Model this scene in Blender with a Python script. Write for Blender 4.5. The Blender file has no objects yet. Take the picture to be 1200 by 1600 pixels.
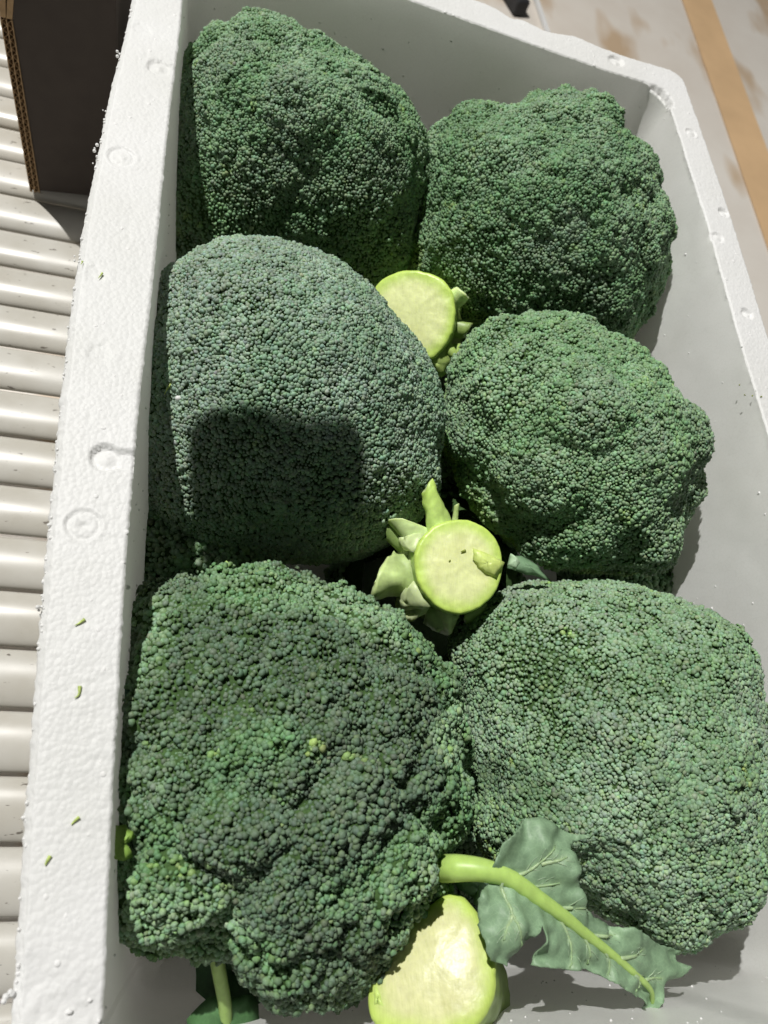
import bpy, bmesh, math, random
import numpy as np
from mathutils import Vector, Matrix, geometry

random.seed(7)
rng = np.random.default_rng(7)
scene = bpy.context.scene
COL = scene.collection

# ------------------------------------------------------------------ camera
cam_data = bpy.data.cameras.new('camera')
cam = bpy.data.objects.new('camera', cam_data)
COL.objects.link(cam)
cam.matrix_world = Matrix(((0.96103, -0.0876, -0.2622, 0.0187),
                           (-0.03516, 0.90203, -0.43025, 0.0),
                           (0.2742, 0.4227, 0.86379, 0.3418),
                           (0, 0, 0, 1)))
cam_data.sensor_fit = 'VERTICAL'
cam_data.sensor_height = 24.0
cam_data.sensor_width = 18.0
cam_data.lens = 24.0 * 1158.32 / 1600.0
cam_data.clip_start = 0.01
cam_data.clip_end = 60
cam_data.dof.use_dof = True
cam_data.dof.focus_distance = 0.43
cam_data.dof.aperture_fstop = cam_data.lens / 2.2      # a phone lens: about 2 mm wide opening
scene.camera = cam
scene.render.resolution_x = 768
scene.render.resolution_y = 1024

# ------------------------------------------------------------------ light
scene.view_settings.view_transform = 'Standard'
scene.view_settings.look = 'None'
scene.view_settings.exposure = 0.0
scene.view_settings.gamma = 1.0
world = bpy.data.worlds.new('World')
scene.world = world
world.use_nodes = True
bg = world.node_tree.nodes['Background']
bg.inputs['Color'].default_value = (0.93, 0.97, 1.0, 1)
bg.inputs['Strength'].default_value = 0.025

LIGHT_DIR = Vector((0.43, -0.44, -1.0)).normalized()     # the way the light travels
AIM = Vector((0.2, 0.28, 0.0))
def lamp(name, loc, aim, power, size, size_y=None, color=(1, 1, 1)):
    d = bpy.data.lights.new(name, 'AREA')
    d.energy = power
    d.color = color
    if size_y:
        d.shape = 'RECTANGLE'; d.size = size; d.size_y = size_y
    else:
        d.shape = 'DISK'; d.size = size
    o = bpy.data.objects.new(name, d)
    COL.objects.link(o)
    o.location = loc
    o.rotation_euler = (Vector(aim) - Vector(loc)).to_track_quat('-Z', 'Y').to_euler()
    return o
LAMP_LOC = AIM - LIGHT_DIR * 4.5
lamp('ceiling_lamp', LAMP_LOC, AIM, 285.0, 0.06, color=(1.0, 0.985, 0.95))
lamp('near_fill', (0.1, -2.3, 1.1), (0.25, 0.6, -0.03), 1.2, 1.2, 0.8, (1.0, 0.98, 0.95))  # added fill, no real fixture: lifts the far inner wall
lamp('side_panel', (-2.2, -1.3, 0.30), (-0.1, 0.3, -0.2), 10.0, 0.8, 0.4, (1.0, 0.98, 0.95))  # added low fill lamp, brightens the near sides of the rollers

# ------------------------------------------------------------------ measured places (metres, rim of the box at z = 0)
HEADS = {'B1': {'C': [0.0862, 0.5369, -0.075], 'n': [-0.0988, -0.786, 0.6103], 'u': [0.9758, 0.0437, 0.2142], 'v': [-0.195, 0.6167, 0.7627], 'rho': [0.1042, 0.1012, 0.0976, 0.095, 0.0898, 0.0865, 0.0837, 0.0809, 0.0796, 0.0797, 0.0809, 0.0834, 0.0877, 0.0914, 0.095, 0.0991, 0.1016, 0.1058, 0.1058, 0.1063, 0.1073, 0.1086, 0.1096, 0.1124, 0.1175, 0.1213, 0.1269, 0.1355, 0.148, 0.1466, 0.1465, 0.1376, 0.1282, 0.1219, 0.1181, 0.1168, 0.1176, 0.1204, 0.1249, 0.1296, 0.1371, 0.14, 0.1393, 0.1282, 0.1204, 0.1153, 0.1116, 0.1069]}, 'B2': {'C': [0.2977, 0.4924, -0.055], 'n': [-0.4036, -0.7124, 0.5741], 'u': [0.8973, -0.1855, 0.4007], 'v': [-0.179, 0.6768, 0.7141], 'rho': [0.0977, 0.0927, 0.0894, 0.0877, 0.0873, 0.0848, 0.0839, 0.0861, 0.0911, 0.0931, 0.0955, 0.0956, 0.097, 0.0959, 0.0962, 0.0952, 0.0987, 0.1105, 0.1178, 0.1223, 0.1226, 0.118, 0.1157, 0.1156, 0.1186, 0.1238, 0.1301, 0.1367, 0.1326, 0.1297, 0.1279, 0.1283, 0.1299, 0.1262, 0.1248, 0.123, 0.1213, 0.1218, 0.1244, 0.1293, 0.131, 0.1334, 0.1259, 0.1191, 0.1152, 0.1116, 0.1059, 0.1025]}, 'B3': {'C': [0.0846, 0.2895, -0.085], 'n': [-0.1267, -0.5568, 0.8209], 'u': [0.9841, 0.0335, 0.1746], 'v': [-0.1247, 0.83, 0.5436], 'rho': [0.1038, 0.1023, 0.1, 0.0984, 0.0976, 0.0962, 0.0965, 0.0971, 0.098, 0.1008, 0.1007, 0.1022, 0.1057, 0.1086, 0.1127, 0.1162, 0.1175, 0.1173, 0.115, 0.1119, 0.1112, 0.1094, 0.1091, 0.1085, 0.1098, 0.111, 0.1133, 0.1178, 0.1239, 0.1242, 0.1267, 0.1228, 0.121, 0.1171, 0.1142, 0.1131, 0.113, 0.1147, 0.1161, 0.1189, 0.1206, 0.1225, 0.1215, 0.1218, 0.1213, 0.1146, 0.1094, 0.1064]}, 'B4': {'C': [0.2904, 0.2739, -0.065], 'n': [-0.4847, -0.4886, 0.7255], 'u': [0.8675, -0.1623, 0.4702], 'v': [-0.112, 0.8573, 0.5025], 'rho': [0.0913, 0.0886, 0.0863, 0.0828, 0.079, 0.0803, 0.083, 0.0816, 0.0816, 0.0832, 0.0858, 0.0893, 0.0926, 0.096, 0.0995, 0.1022, 0.1064, 0.1069, 0.1087, 0.108, 0.1085, 0.1077, 0.1029, 0.1002, 0.0992, 0.0967, 0.094, 0.0926, 0.0901, 0.0893, 0.0899, 0.0905, 0.0927, 0.0967, 0.0975, 0.0988, 0.0984, 0.0993, 0.1021, 0.1068, 0.1105, 0.1127, 0.1062, 0.097, 0.0925, 0.0932, 0.0924, 0.0931]}, 'B5': {'C': [0.0847, 0.0381, -0.078], 'n': [-0.1547, -0.0894, 0.9839], 'u': [0.9879, -0.0242, 0.1531], 'v': [0.0102, 0.9957, 0.092], 'rho': [0.1035, 0.1045, 0.1057, 0.1069, 0.111, 0.1146, 0.1163, 0.1172, 0.1193, 0.1203, 0.1204, 0.1178, 0.1221, 0.1269, 0.1276, 0.1319, 0.1349, 0.1331, 0.1282, 0.1223, 0.1183, 0.1145, 0.1117, 0.1087, 0.1065, 0.1062, 0.1059, 0.1062, 0.1083, 0.1062, 0.1041, 0.0978, 0.0899, 0.0878, 0.0883, 0.0935, 0.1031, 0.1049, 0.1071, 0.1093, 0.107, 0.1043, 0.1001, 0.0985, 0.0976, 0.0951, 0.0978, 0.1003]}, 'B6': {'C': [0.2897, 0.0508, -0.078], 'n': [-0.5396, -0.1012, 0.8358], 'u': [0.8419, -0.0669, 0.5354], 'v': [0.0017, 0.9926, 0.1213], 'rho': [0.0892, 0.0919, 0.0949, 0.0992, 0.1047, 0.1089, 0.111, 0.1118, 0.1132, 0.1161, 0.1158, 0.1168, 0.1169, 0.119, 0.1233, 0.1288, 0.133, 0.1358, 0.1353, 0.1306, 0.1184, 0.1085, 0.1025, 0.0988, 0.0971, 0.097, 0.0979, 0.1006, 0.1042, 0.1009, 0.0994, 0.0939, 0.0894, 0.0867, 0.086, 0.0869, 0.0894, 0.0999, 0.1058, 0.1057, 0.1056, 0.1037, 0.1013, 0.0967, 0.0929, 0.0907, 0.0887, 0.0882]}}
STEMS = {'S1': {'C': [0.1738, 0.3721, -0.07], 'n': [-0.4805, -0.4598, 0.7468], 'u': [0.8709, -0.1503, 0.4678], 'v': [-0.1028, 0.8752, 0.4727], 'rho': [0.0309, 0.0305, 0.0307, 0.0314, 0.0325, 0.0321, 0.0322, 0.0326, 0.032, 0.032, 0.0325, 0.0327, 0.0328, 0.0335, 0.0345, 0.035, 0.0361, 0.0374, 0.038, 0.0394, 0.0375, 0.0364, 0.036, 0.0362, 0.0353, 0.0339, 0.0331, 0.0329, 0.0333, 0.0322, 0.0316, 0.0316, 0.0321, 0.0332, 0.0336, 0.0335, 0.0341, 0.0353, 0.0357, 0.0353, 0.0355, 0.0338, 0.0326, 0.0321, 0.0317, 0.0307, 0.0303, 0.0304]}, 'S2': {'C': [0.1843, 0.1629, -0.05], 'n': [-0.1599, -0.2527, 0.9542], 'u': [0.9865, -0.0057, 0.1638], 'v': [-0.036, 0.9675, 0.2502], 'rho': [0.0279, 0.0278, 0.028, 0.0288, 0.0289, 0.0289, 0.0295, 0.0294, 0.0295, 0.0302, 0.0296, 0.0295, 0.0296, 0.029, 0.0289, 0.0291, 0.0288, 0.0291, 0.0296, 0.029, 0.0288, 0.029, 0.028, 0.0276, 0.0276, 0.0271, 0.0271, 0.0274, 0.0275, 0.0274, 0.0279, 0.0282, 0.0281, 0.0284, 0.0293, 0.0291, 0.0294, 0.0284, 0.0278, 0.0278, 0.0275, 0.0273, 0.0275, 0.0282, 0.0271, 0.0266, 0.0266, 0.027]}, 'S3': {'C': [0.1496, -0.0415, -0.036], 'n': [-0.464, 0.2668, 0.8447], 'u': [0.8796, 0.0251, 0.4751], 'v': [0.1055, 0.9634, -0.2463], 'rho': [0.0276, 0.0269, 0.0267, 0.0269, 0.0272, 0.028, 0.0293, 0.03, 0.0313, 0.0322, 0.0298, 0.0279, 0.0253, 0.0235, 0.0223, 0.0216, 0.0213, 0.021, 0.0208, 0.0209, 0.0214, 0.0224, 0.0238, 0.0254, 0.0272, 0.0298, 0.033, 0.0344, 0.0366, 0.0391, 0.0357, 0.0333, 0.0318, 0.0304, 0.0296, 0.0293, 0.0296, 0.0293, 0.029, 0.0291, 0.0298, 0.03, 0.0294, 0.0292, 0.0296, 0.0287, 0.0282, 0.0281]}}
OUT_LEFT = [(-0.0461, 0.5472), (-0.0476, 0.5042), (-0.0499, 0.4391), (-0.0499, 0.3872), (-0.0506, 0.3433), (-0.0487, 0.2749), (-0.0457, 0.218), (-0.0424, 0.1711), (-0.0393, 0.1227), (-0.0336, 0.0531), (-0.0295, 0.0055), (-0.0243, -0.0462)]
IN_LEFT = [(-0.012, 0.5401), (-0.0113, 0.428), (-0.0084, 0.3062), (-0.0074, 0.2122), (-0.0041, 0.1251), (0.0016, 0.0281), (0.0072, -0.0487)]
OUT_BACK = [(0.2323, 0.6663), (0.245, 0.6619), (0.2549, 0.6545), (0.2645, 0.6585), (0.275, 0.6549), (0.2879, 0.6504), (0.3046, 0.6537), (0.3164, 0.6567), (0.3433, 0.6495), (0.3669, 0.6471), (0.396, 0.6466), (0.4154, 0.6459)]
IN_BACK = [(0.1631, 0.6401), (0.2288, 0.632), (0.2606, 0.6278), (0.2842, 0.6243), (0.3155, 0.621), (0.3375, 0.6182), (0.3749, 0.6166), (0.3935, 0.6147)]
OUT_RIGHT = [(0.4246, 0.6008), (0.4258, 0.5768), (0.4264, 0.5437), (0.427, 0.5243), (0.4277, 0.4674), (0.4274, 0.4237), (0.4262, 0.3701), (0.4258, 0.3517)]
IN_RIGHT = [(0.3991, 0.5828), (0.4, 0.5593), (0.3996, 0.5215), (0.4013, 0.4444), (0.3998, 0.4061), (0.3992, 0.3664), (0.3979, 0.3381), (0.3984, 0.2987)]
MARKS = [('ring', -0.0354, 0.3943), ('notch', -0.0219, 0.4841), ('faint', -0.0384, 0.3004), ('faint', -0.0302, 0.2478), ('notch', -0.0197, 0.1862), ('ring', -0.0252, 0.1492), ('faint', -0.036, 0.5193), ('pit', 0.3536, 0.6357), ('ring', 0.4127, 0.561), ('pit', 0.4208, 0.4691), ('notch', 0.4068, 0.4383), ('pit', 0.4125, 0.363), ('chip', 0.3926, 0.6024)]
LEAF_EDGE = [[0.1737, 0.0017], [0.1756, 0.003], [0.1783, 0.0083], [0.1836, 0.0115], [0.189, 0.0154], [0.1941, 0.0184], [0.2057, 0.0188], [0.2097, 0.015], [0.2174, 0.0114], [0.2267, 0.0095], [0.2187, 0.0067], [0.2146, 0.0036], [0.2187, -0.0008], [0.2181, -0.0048], [0.2143, -0.0083], [0.223, -0.0179], [0.2306, -0.0264], [0.243, -0.0319], [0.2514, -0.032], [0.2611, -0.0356], [0.2695, -0.0401], [0.2854, -0.045], [0.2831, -0.0498], [0.2928, -0.0532], [0.2772, -0.0597], [0.2746, -0.0659], [0.2699, -0.0716], [0.2639, -0.0707], [0.2579, -0.0636], [0.246, -0.0589], [0.2331, -0.0524], [0.2265, -0.0496], [0.2198, -0.0467], [0.2098, -0.047], [0.1994, -0.0449], [0.1897, -0.0432], [0.1915, -0.0375], [0.1941, -0.0307], [0.1945, -0.0276], [0.1896, -0.0315], [0.1856, -0.0326], [0.1815, -0.0382], [0.1779, -0.043], [0.1688, -0.0401], [0.1657, -0.0358], [0.1653, -0.0287], [0.1649, -0.0219], [0.1647, -0.0156], [0.1669, -0.0122], [0.1734, -0.0092]]
LEAF_MID = [[0.148, -0.0034], [0.1562, -0.0023], [0.1642, -0.0026], [0.1725, -0.004], [0.1833, -0.0077], [0.1974, -0.0167], [0.2102, -0.0246], [0.2222, -0.0326], [0.2373, -0.0422], [0.2533, -0.0528], [0.265, -0.0607], [0.2707, -0.0681]]
LEAF_VEINS = [[[0.1833, -0.0072], [0.1918, -0.005], [0.1986, -0.0005], [0.206, 0.0058]], [[0.1887, -0.0106], [0.1971, -0.0115], [0.2074, -0.0106]], [[0.1984, -0.0019], [0.2058, -0.0007], [0.2098, 0.0006]], [[0.2058, -0.0214], [0.2182, -0.0215], [0.2265, -0.0225]], [[0.2266, -0.034], [0.2354, -0.0347], [0.2434, -0.0348]], [[0.2429, -0.0449], [0.253, -0.0445], [0.2586, -0.0422]], [[0.1782, -0.0062], [0.1791, -0.0175], [0.1804, -0.0267], [0.1825, -0.0352]], [[0.2036, -0.0207], [0.2108, -0.031], [0.2124, -0.0403], [0.2096, -0.0457]], [[0.2188, -0.0302], [0.2237, -0.0386], [0.2241, -0.046]], [[0.2303, -0.0378], [0.2358, -0.045], [0.2346, -0.0515]], [[0.2471, -0.0483], [0.2557, -0.0566], [0.2538, -0.0604]], [[0.2584, -0.0561], [0.2661, -0.0556], [0.2722, -0.0563]], [[0.1794, -0.0227], [0.1767, -0.0278], [0.1747, -0.0323]]]
PT = {'bead': [0.0116, 0.246, -0.03], 'bead2': [-0.0031, 0.121, -0.004], 'crumb1': [-0.0359, 0.2992, 0.0], 'crumb2': [-0.0464, 0.3061, 0.0], 'crumb3': [-0.0204, 0.1019, 0.0], 'crumb4': [-0.0174, 0.0713, 0.0], 'crumb5': [-0.0113, 0.0204, 0.0], 'crumb6': [-0.0194, 0.0063, 0.0], 'sliver': [0.0043, 0.2603, -0.045], 'leafleft': [-0.0004, 0.0712, -0.03], 'bright': [0.0046, 0.0132, -0.02], 'stalk_top': [0.0526, -0.0347, -0.07], 'stalk_bot': [0.0599, -0.0594, -0.09], 'leafb': [0.0591, -0.0672, -0.1], 's2leaf': [0.2198, 0.1677, -0.05], 's2leaf2': [0.2408, 0.1593, -0.05], 'fold': [0.1755, -0.011, -0.05]}
SPECKS = [[0.4007, 0.2866, 0.0], [0.3955, 0.2872, -0.002], [0.3913, 0.2889, -0.004], [0.3915, 0.299, -0.006]]
SHADE = [[0.1003, 0.2366, -0.006], [0.1041, 0.2365, -0.0064], [0.1077, 0.2356, -0.008], [0.1103, 0.2335, -0.0099], [0.1114, 0.2304, -0.0116], [0.1146, 0.214, -0.0258], [0.1191, 0.1995, -0.0448], [0.1258, 0.1603, -0.1043], [0.1257, 0.1521, -0.1146], [0.1238, 0.1467, -0.12], [0.121, 0.1461, -0.1195], [0.1179, 0.1458, -0.1195], [0.102, 0.1444, -0.1206], [0.087, 0.1445, -0.1248], [0.0722, 0.1452, -0.1305], [0.0576, 0.1479, -0.1408], [0.0548, 0.1489, -0.1438], [0.0524, 0.1501, -0.1472], [0.0475, 0.156, -0.1438], [0.042, 0.1635, -0.1323], [0.0217, 0.2008, -0.0681], [0.0197, 0.2153, -0.0488], [0.0178, 0.2324, -0.0359], [0.0182, 0.235, -0.0331], [0.0199, 0.237, -0.0301], [0.0227, 0.2379, -0.0271], [0.0261, 0.2378, -0.0248], [0.0443, 0.2349, -0.0162], [0.0625, 0.2338, -0.0104], [0.081, 0.2342, -0.0067]]
CUT_SPOTS = [[0.1873, 0.1729, -0.05], [0.1779, 0.1662, -0.05]]
GAP_HEADS = [([0.0221, 0.188, -0.14], 0.062, 'shaded broccoli head deep in the dark gap between the two lower left heads'), ([0.2217, 0.3115, -0.155], 0.055, 'shaded broccoli head deep in the gap between the bluish head and the middle right head'), ([0.3652, 0.2091, -0.15], 0.055, 'shaded broccoli head deep in the slit between the two lower right heads'), ([0.2143, 0.0218, -0.15], 0.055, 'shaded broccoli head deep in the gap between the two nearest heads'), ([0.2051, 0.4989, -0.15], 0.05, 'shaded broccoli head deep in the gap above the far cut stem')]

# ------------------------------------------------------------------ helpers
def link_mesh(name, me, mat=None, parent=None, smooth=True):
    o = bpy.data.objects.new(name, me)
    COL.objects.link(o)
    if mat: me.materials.append(mat)
    if parent: o.parent = parent
    if smooth and len(me.polygons):
        me.polygons.foreach_set('use_smooth', np.ones(len(me.polygons), dtype=bool))
    me.update()
    return o
def np_mesh(name, verts, faces):
    """verts (n,3); faces (m,k) all the same size"""
    me = bpy.data.meshes.new(name)
    verts = np.asarray(verts, dtype=np.float32); faces = np.asarray(faces, dtype=np.int32)
    n, m, k = len(verts), len(faces), faces.shape[1]
    me.vertices.add(n); me.vertices.foreach_set('co', verts.ravel())
    me.loops.add(m*k); me.loops.foreach_set('vertex_index', faces.ravel())
    me.polygons.add(m)
    me.polygons.foreach_set('loop_start', np.arange(0, m*k, k, dtype=np.int32))
    me.polygons.foreach_set('loop_total', np.full(m, k, dtype=np.int32))
    me.update(calc_edges=True)
    return me
def add_colors(me, cols):
    a = me.color_attributes.new('tint', 'FLOAT_COLOR', 'POINT')
    c = np.ones((len(me.vertices), 4), dtype=np.float32); c[:, :3] = cols
    a.data.foreach_set('color', c.ravel())
def bm_mesh(name, bm, mat, parent=None, smooth=True):
    me = bpy.data.meshes.new(name); bm.normal_update(); bm.to_mesh(me); bm.free()
    return link_mesh(name, me, mat, parent, smooth)
def tag(o, label=None, cat=None, group=None, kind=None):
    if label: o['label'] = label
    if cat: o['category'] = cat
    if group: o['group'] = group
    if kind: o['kind'] = kind
    return o
def empty(name, loc, label, cat, group=None):
    o = bpy.data.objects.new(name, None); COL.objects.link(o)
    o.location = loc; o.empty_display_size = 0.02
    return tag(o, label, cat, group)
def under(o, parent):
    """parent o without moving it (parents here are never rotated or scaled)"""
    o.parent = parent
    o.location = o.location - parent.location
    return o
def part(name, me_obj, parent):
    return under(me_obj, parent)

def hash3(p, seed):
    p = np.floor(p).astype(np.int64)
    h = (p[:, 0]*73856093) ^ (p[:, 1]*19349663) ^ (p[:, 2]*83492791) ^ (seed*2654435761)
    h = (h ^ (h >> 13)) * 1274126177
    h = h & 0x7fffffff
    h = (h ^ (h >> 16)) & 0xffff
    return h / 65535.0
def vnoise(p, seed=0):
    """smooth value noise 0..1 at (n,3) points"""
    p = np.asarray(p, dtype=float)
    i = np.floor(p); f = p - i; f = f*f*(3-2*f)
    r = 0
    for dx in (0, 1):
        for dy in (0, 1):
            for dz in (0, 1):
                w = (f[:, 0] if dx else 1-f[:, 0])*(f[:, 1] if dy else 1-f[:, 1])*(f[:, 2] if dz else 1-f[:, 2])
                r = r + w*hash3(i + np.array([dx, dy, dz]), seed)
    return r
def fbm(p, seed=0, oct=3):
    r = 0; a = 0.5; s = 0
    for k in range(oct):
        r = r + a*vnoise(np.asarray(p)*2**k, seed+k*17); s += a; a *= 0.5
    return r/s
def smooth(a, b, x):
    t = np.clip((x-a)/(b-a), 0, 1); return t*t*(3-2*t)

# ------------------------------------------------------------------ materials
def mat(name):
    m = bpy.data.materials.new(name); m.use_nodes = True
    nt = m.node_tree
    return m, nt, nt.nodes['Principled BSDF']
def node(nt, kind, **kw):
    n = nt.nodes.new(kind)
    for k, v in kw.items():
        if k in n.inputs: n.inputs[k].default_value = v
        else: setattr(n, k, v)
    return n
def ramp(nt, stops):
    r = nt.nodes.new('ShaderNodeValToRGB')
    e = r.color_ramp.elements
    while len(e) < len(stops): e.new(0.5)
    for el, (p, c) in zip(e, stops):
        el.position = p; el.color = (*c, 1) if len(c) == 3 else c
    return r
def objcoord(nt):
    return nt.nodes.new('ShaderNodeTexCoord').outputs['Object']
def geopos(nt):
    return nt.nodes.new('ShaderNodeNewGeometry').outputs['Position']

def make_tint_mat(name, rough, spec, nscale=900, nvar=0.25, sss=0.0, bump=0.0):
    m, nt, b = mat(name)
    a = node(nt, 'ShaderNodeAttribute', attribute_name='tint')
    n = node(nt, 'ShaderNodeTexNoise', Scale=nscale, Detail=3.0)
    nt.links.new(geopos(nt), n.inputs['Vector'])
    mr = node(nt, 'ShaderNodeMapRange'); mr.inputs['From Min'].default_value = 0.3; mr.inputs['From Max'].default_value = 0.7
    mr.inputs['To Min'].default_value = 1-nvar; mr.inputs['To Max'].default_value = 1+nvar
    nt.links.new(n.outputs['Fac'], mr.inputs['Value'])
    mx = node(nt, 'ShaderNodeVectorMath', operation='SCALE')
    nt.links.new(a.outputs['Color'], mx.inputs[0]); nt.links.new(mr.outputs['Result'], mx.inputs['Scale'])
    nt.links.new(mx.outputs['Vector'], b.inputs['Base Color'])
    b.inputs['Roughness'].default_value = rough
    b.inputs['Specular IOR Level'].default_value = spec
    if sss:
        b.inputs['Subsurface Weight'].default_value = sss
        b.inputs['Subsurface Radius'].default_value = (1.0, 1.0, 0.4)
        b.inputs['Subsurface Scale'].default_value = 0.004
    if bump:
        bp = node(nt, 'ShaderNodeBump', Strength=bump, Distance=0.001)
        nt.links.new(n.outputs['Fac'], bp.inputs['Height']); nt.links.new(bp.outputs['Normal'], b.inputs['Normal'])
    return m
M_BUD = make_tint_mat('broccoli_buds', 0.6, 0.22, 1500, 0.2)
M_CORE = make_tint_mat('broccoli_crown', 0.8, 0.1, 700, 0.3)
M_STEM = make_tint_mat('broccoli_stem', 0.42, 0.4, 220, 0.12, 0.25, 0.25)
M_CUT = make_tint_mat('broccoli_cut', 0.36, 0.4, 260, 0.07, 0.25, 0.3)
def cut_fibres():
    nt = M_CUT.node_tree; b = nt.nodes['Principled BSDF']
    src = b.inputs['Base Color'].links[0].from_socket
    n = node(nt, 'ShaderNodeTexNoise', Scale=55.0, Detail=6.0, Roughness=0.7); nt.links.new(geopos(nt), n.inputs['Vector'])
    r = ramp(nt, [(0.33, (0.96, 0.95, 0.88)), (0.5, (1, 1, 1)), (0.72, (1.04, 1.04, 1.0))]); nt.links.new(n.outputs['Fac'], r.inputs['Fac'])
    mp = node(nt, 'ShaderNodeMapping'); mp.inputs['Scale'].default_value = (1500, 160, 160); mp.inputs['Rotation'].default_value = (0.2, 0.1, 0.5)
    nt.links.new(geopos(nt), mp.inputs['Vector'])
    k = node(nt, 'ShaderNodeTexNoise', Scale=1.0, Detail=1.0); nt.links.new(mp.outputs['Vector'], k.inputs['Vector'])
    r2 = ramp(nt, [(0.36, (0.94, 0.95, 0.90)), (0.5, (1, 1, 1))]); nt.links.new(k.outputs['Fac'], r2.inputs['Fac'])
    last = src
    for q in (r, r2):
        mx = node(nt, 'ShaderNodeMix', data_type='RGBA', blend_type='MULTIPLY'); mx.inputs[0].default_value = 1.0
        nt.links.new(last, mx.inputs[6]); nt.links.new(q.outputs['Color'], mx.inputs[7]); last = mx.outputs[2]
    nt.links.new(last, b.inputs['Base Color'])
cut_fibres()
M_LEAF = make_tint_mat('broccoli_leaf', 0.5, 0.35, 120, 0.16, 0.0, 0.5)
def leaf_net():
    nt = M_LEAF.node_tree; b = nt.nodes['Principled BSDF']
    src = b.inputs['Base Color'].links[0].from_socket
    v = node(nt, 'ShaderNodeTexVoronoi', Scale=380.0); v.feature = 'DISTANCE_TO_EDGE'
    nz = node(nt, 'ShaderNodeTexNoise', Scale=90.0, Detail=2.0); nt.links.new(geopos(nt), nz.inputs['Vector'])
    ad = node(nt, 'ShaderNodeVectorMath', operation='MULTIPLY_ADD'); ad.inputs[1].default_value = (0.006,)*3
    nt.links.new(nz.outputs['Color'], ad.inputs[0]); nt.links.new(geopos(nt), ad.inputs[2])
    nt.links.new(ad.outputs['Vector'], v.inputs['Vector'])
    r = ramp(nt, [(0.0, (1.14, 1.13, 1.11)), (0.10, (0.98, 0.98, 0.98))]); nt.links.new(v.outputs['Distance'], r.inputs['Fac'])
    mx = node(nt, 'ShaderNodeMix', data_type='RGBA', blend_type='MULTIPLY'); mx.inputs[0].default_value = 1.0
    nt.links.new(src, mx.inputs[6]); nt.links.new(r.outputs['Color'], mx.inputs[7]); nt.links.new(mx.outputs[2], b.inputs['Base Color'])
leaf_net()
M_VEIN = make_tint_mat('broccoli_vein', 0.4, 0.4, 200, 0.08, 0.2)

def foam_mat():
    m, nt, b = mat('polystyrene_foam')
    b.inputs['Base Color'].default_value = (0.83, 0.84, 0.84, 1)
    b.inputs['Roughness'].default_value = 0.5
    b.inputs['Specular IOR Level'].default_value = 0.35
    v = node(nt, 'ShaderNodeTexVoronoi', Scale=430.0); v.feature = 'F1'
    nz = node(nt, 'ShaderNodeTexNoise', Scale=260.0, Detail=3.0)
    p = geopos(nt)
    nt.links.new(p, v.inputs['Vector']); nt.links.new(p, nz.inputs['Vector'])
    ma = node(nt, 'ShaderNodeMath', operation='MULTIPLY_ADD'); ma.inputs[1].default_value = -1.5
    nt.links.new(v.outputs['Distance'], ma.inputs[0]); nt.links.new(nz.outputs['Fac'], ma.inputs[2])
    bp = node(nt, 'ShaderNodeBump', Strength=0.30, Distance=0.0006)
    nt.links.new(ma.outputs[0], bp.inputs['Height']); nt.links.new(bp.outputs['Normal'], b.inputs['Normal'])
    # faint grime
    g = node(nt, 'ShaderNodeTexNoise', Scale=9.0, Detail=5.0); nt.links.new(p, g.inputs['Vector'])
    r = ramp(nt, [(0.35, (0.84, 0.84, 0.825)), (0.6, (0.90, 0.90, 0.90))])
    nt.links.new(g.outputs['Fac'], r.inputs['Fac']); nt.links.new(r.outputs['Color'], b.inputs['Base Color'])
    return m
def let_light_through(m, amount):
    """expanded polystyrene is translucent: part of the light goes through the wall"""
    nt = m.node_tree; b = nt.nodes['Principled BSDF']; out = nt.nodes['Material Output']
    t = node(nt, 'ShaderNodeBsdfTranslucent'); t.inputs['Color'].default_value = (0.97, 0.965, 0.94, 1)
    mx = node(nt, 'ShaderNodeMixShader'); mx.inputs[0].default_value = amount
    nt.links.new(b.outputs[0], mx.inputs[1]); nt.links.new(t.outputs[0], mx.inputs[2]); nt.links.new(mx.outputs[0], out.inputs['Surface'])
M_FOAM = foam_mat(); let_light_through(M_FOAM, 0.32)
def inner_foam_mat():
    m, nt, b = mat('moulded_foam_inside')
    b.inputs['Roughness'].default_value = 0.33
    b.inputs['Specular IOR Level'].default_value = 0.4
    p = geopos(nt)
    v = node(nt, 'ShaderNodeTexVoronoi', Scale=330.0); v.feature = 'DISTANCE_TO_EDGE'
    nt.links.new(p, v.inputs['Vector'])
    r = ramp(nt, [(0.0, (0.90, 0.905, 0.88)), (0.07, (0.975, 0.98, 0.96))])
    nt.links.new(v.outputs['Distance'], r.inputs['Fac'])
    g = node(nt, 'ShaderNodeTexNoise', Scale=14.0, Detail=6.0); nt.links.new(p, g.inputs['Vector'])
    r2 = ramp(nt, [(0.3, (0.88, 0.88, 0.86)), (0.6, (1, 1, 1))]); nt.links.new(g.outputs['Fac'], r2.inputs['Fac'])
    mx = node(nt, 'ShaderNodeMix', data_type='RGBA', blend_type='MULTIPLY'); mx.inputs[0].default_value = 1.0
    nt.links.new(r.outputs['Color'], mx.inputs[6]); nt.links.new(r2.outputs['Color'], mx.inputs[7])
    nt.links.new(mx.outputs[2], b.inputs['Base Color'])
    bp = node(nt, 'ShaderNodeBump', Strength=0.35, Distance=0.0006)
    nz = node(nt, 'ShaderNodeTexNoise', Scale=70.0, Detail=3.0); nt.links.new(p, nz.inputs['Vector'])
    nt.links.new(nz.outputs['Fac'], bp.inputs['Height']); nt.links.new(bp.outputs['Normal'], b.inputs['Normal'])
    return m
M_INNER = inner_foam_mat(); let_light_through(M_INNER, 0.36)
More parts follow.
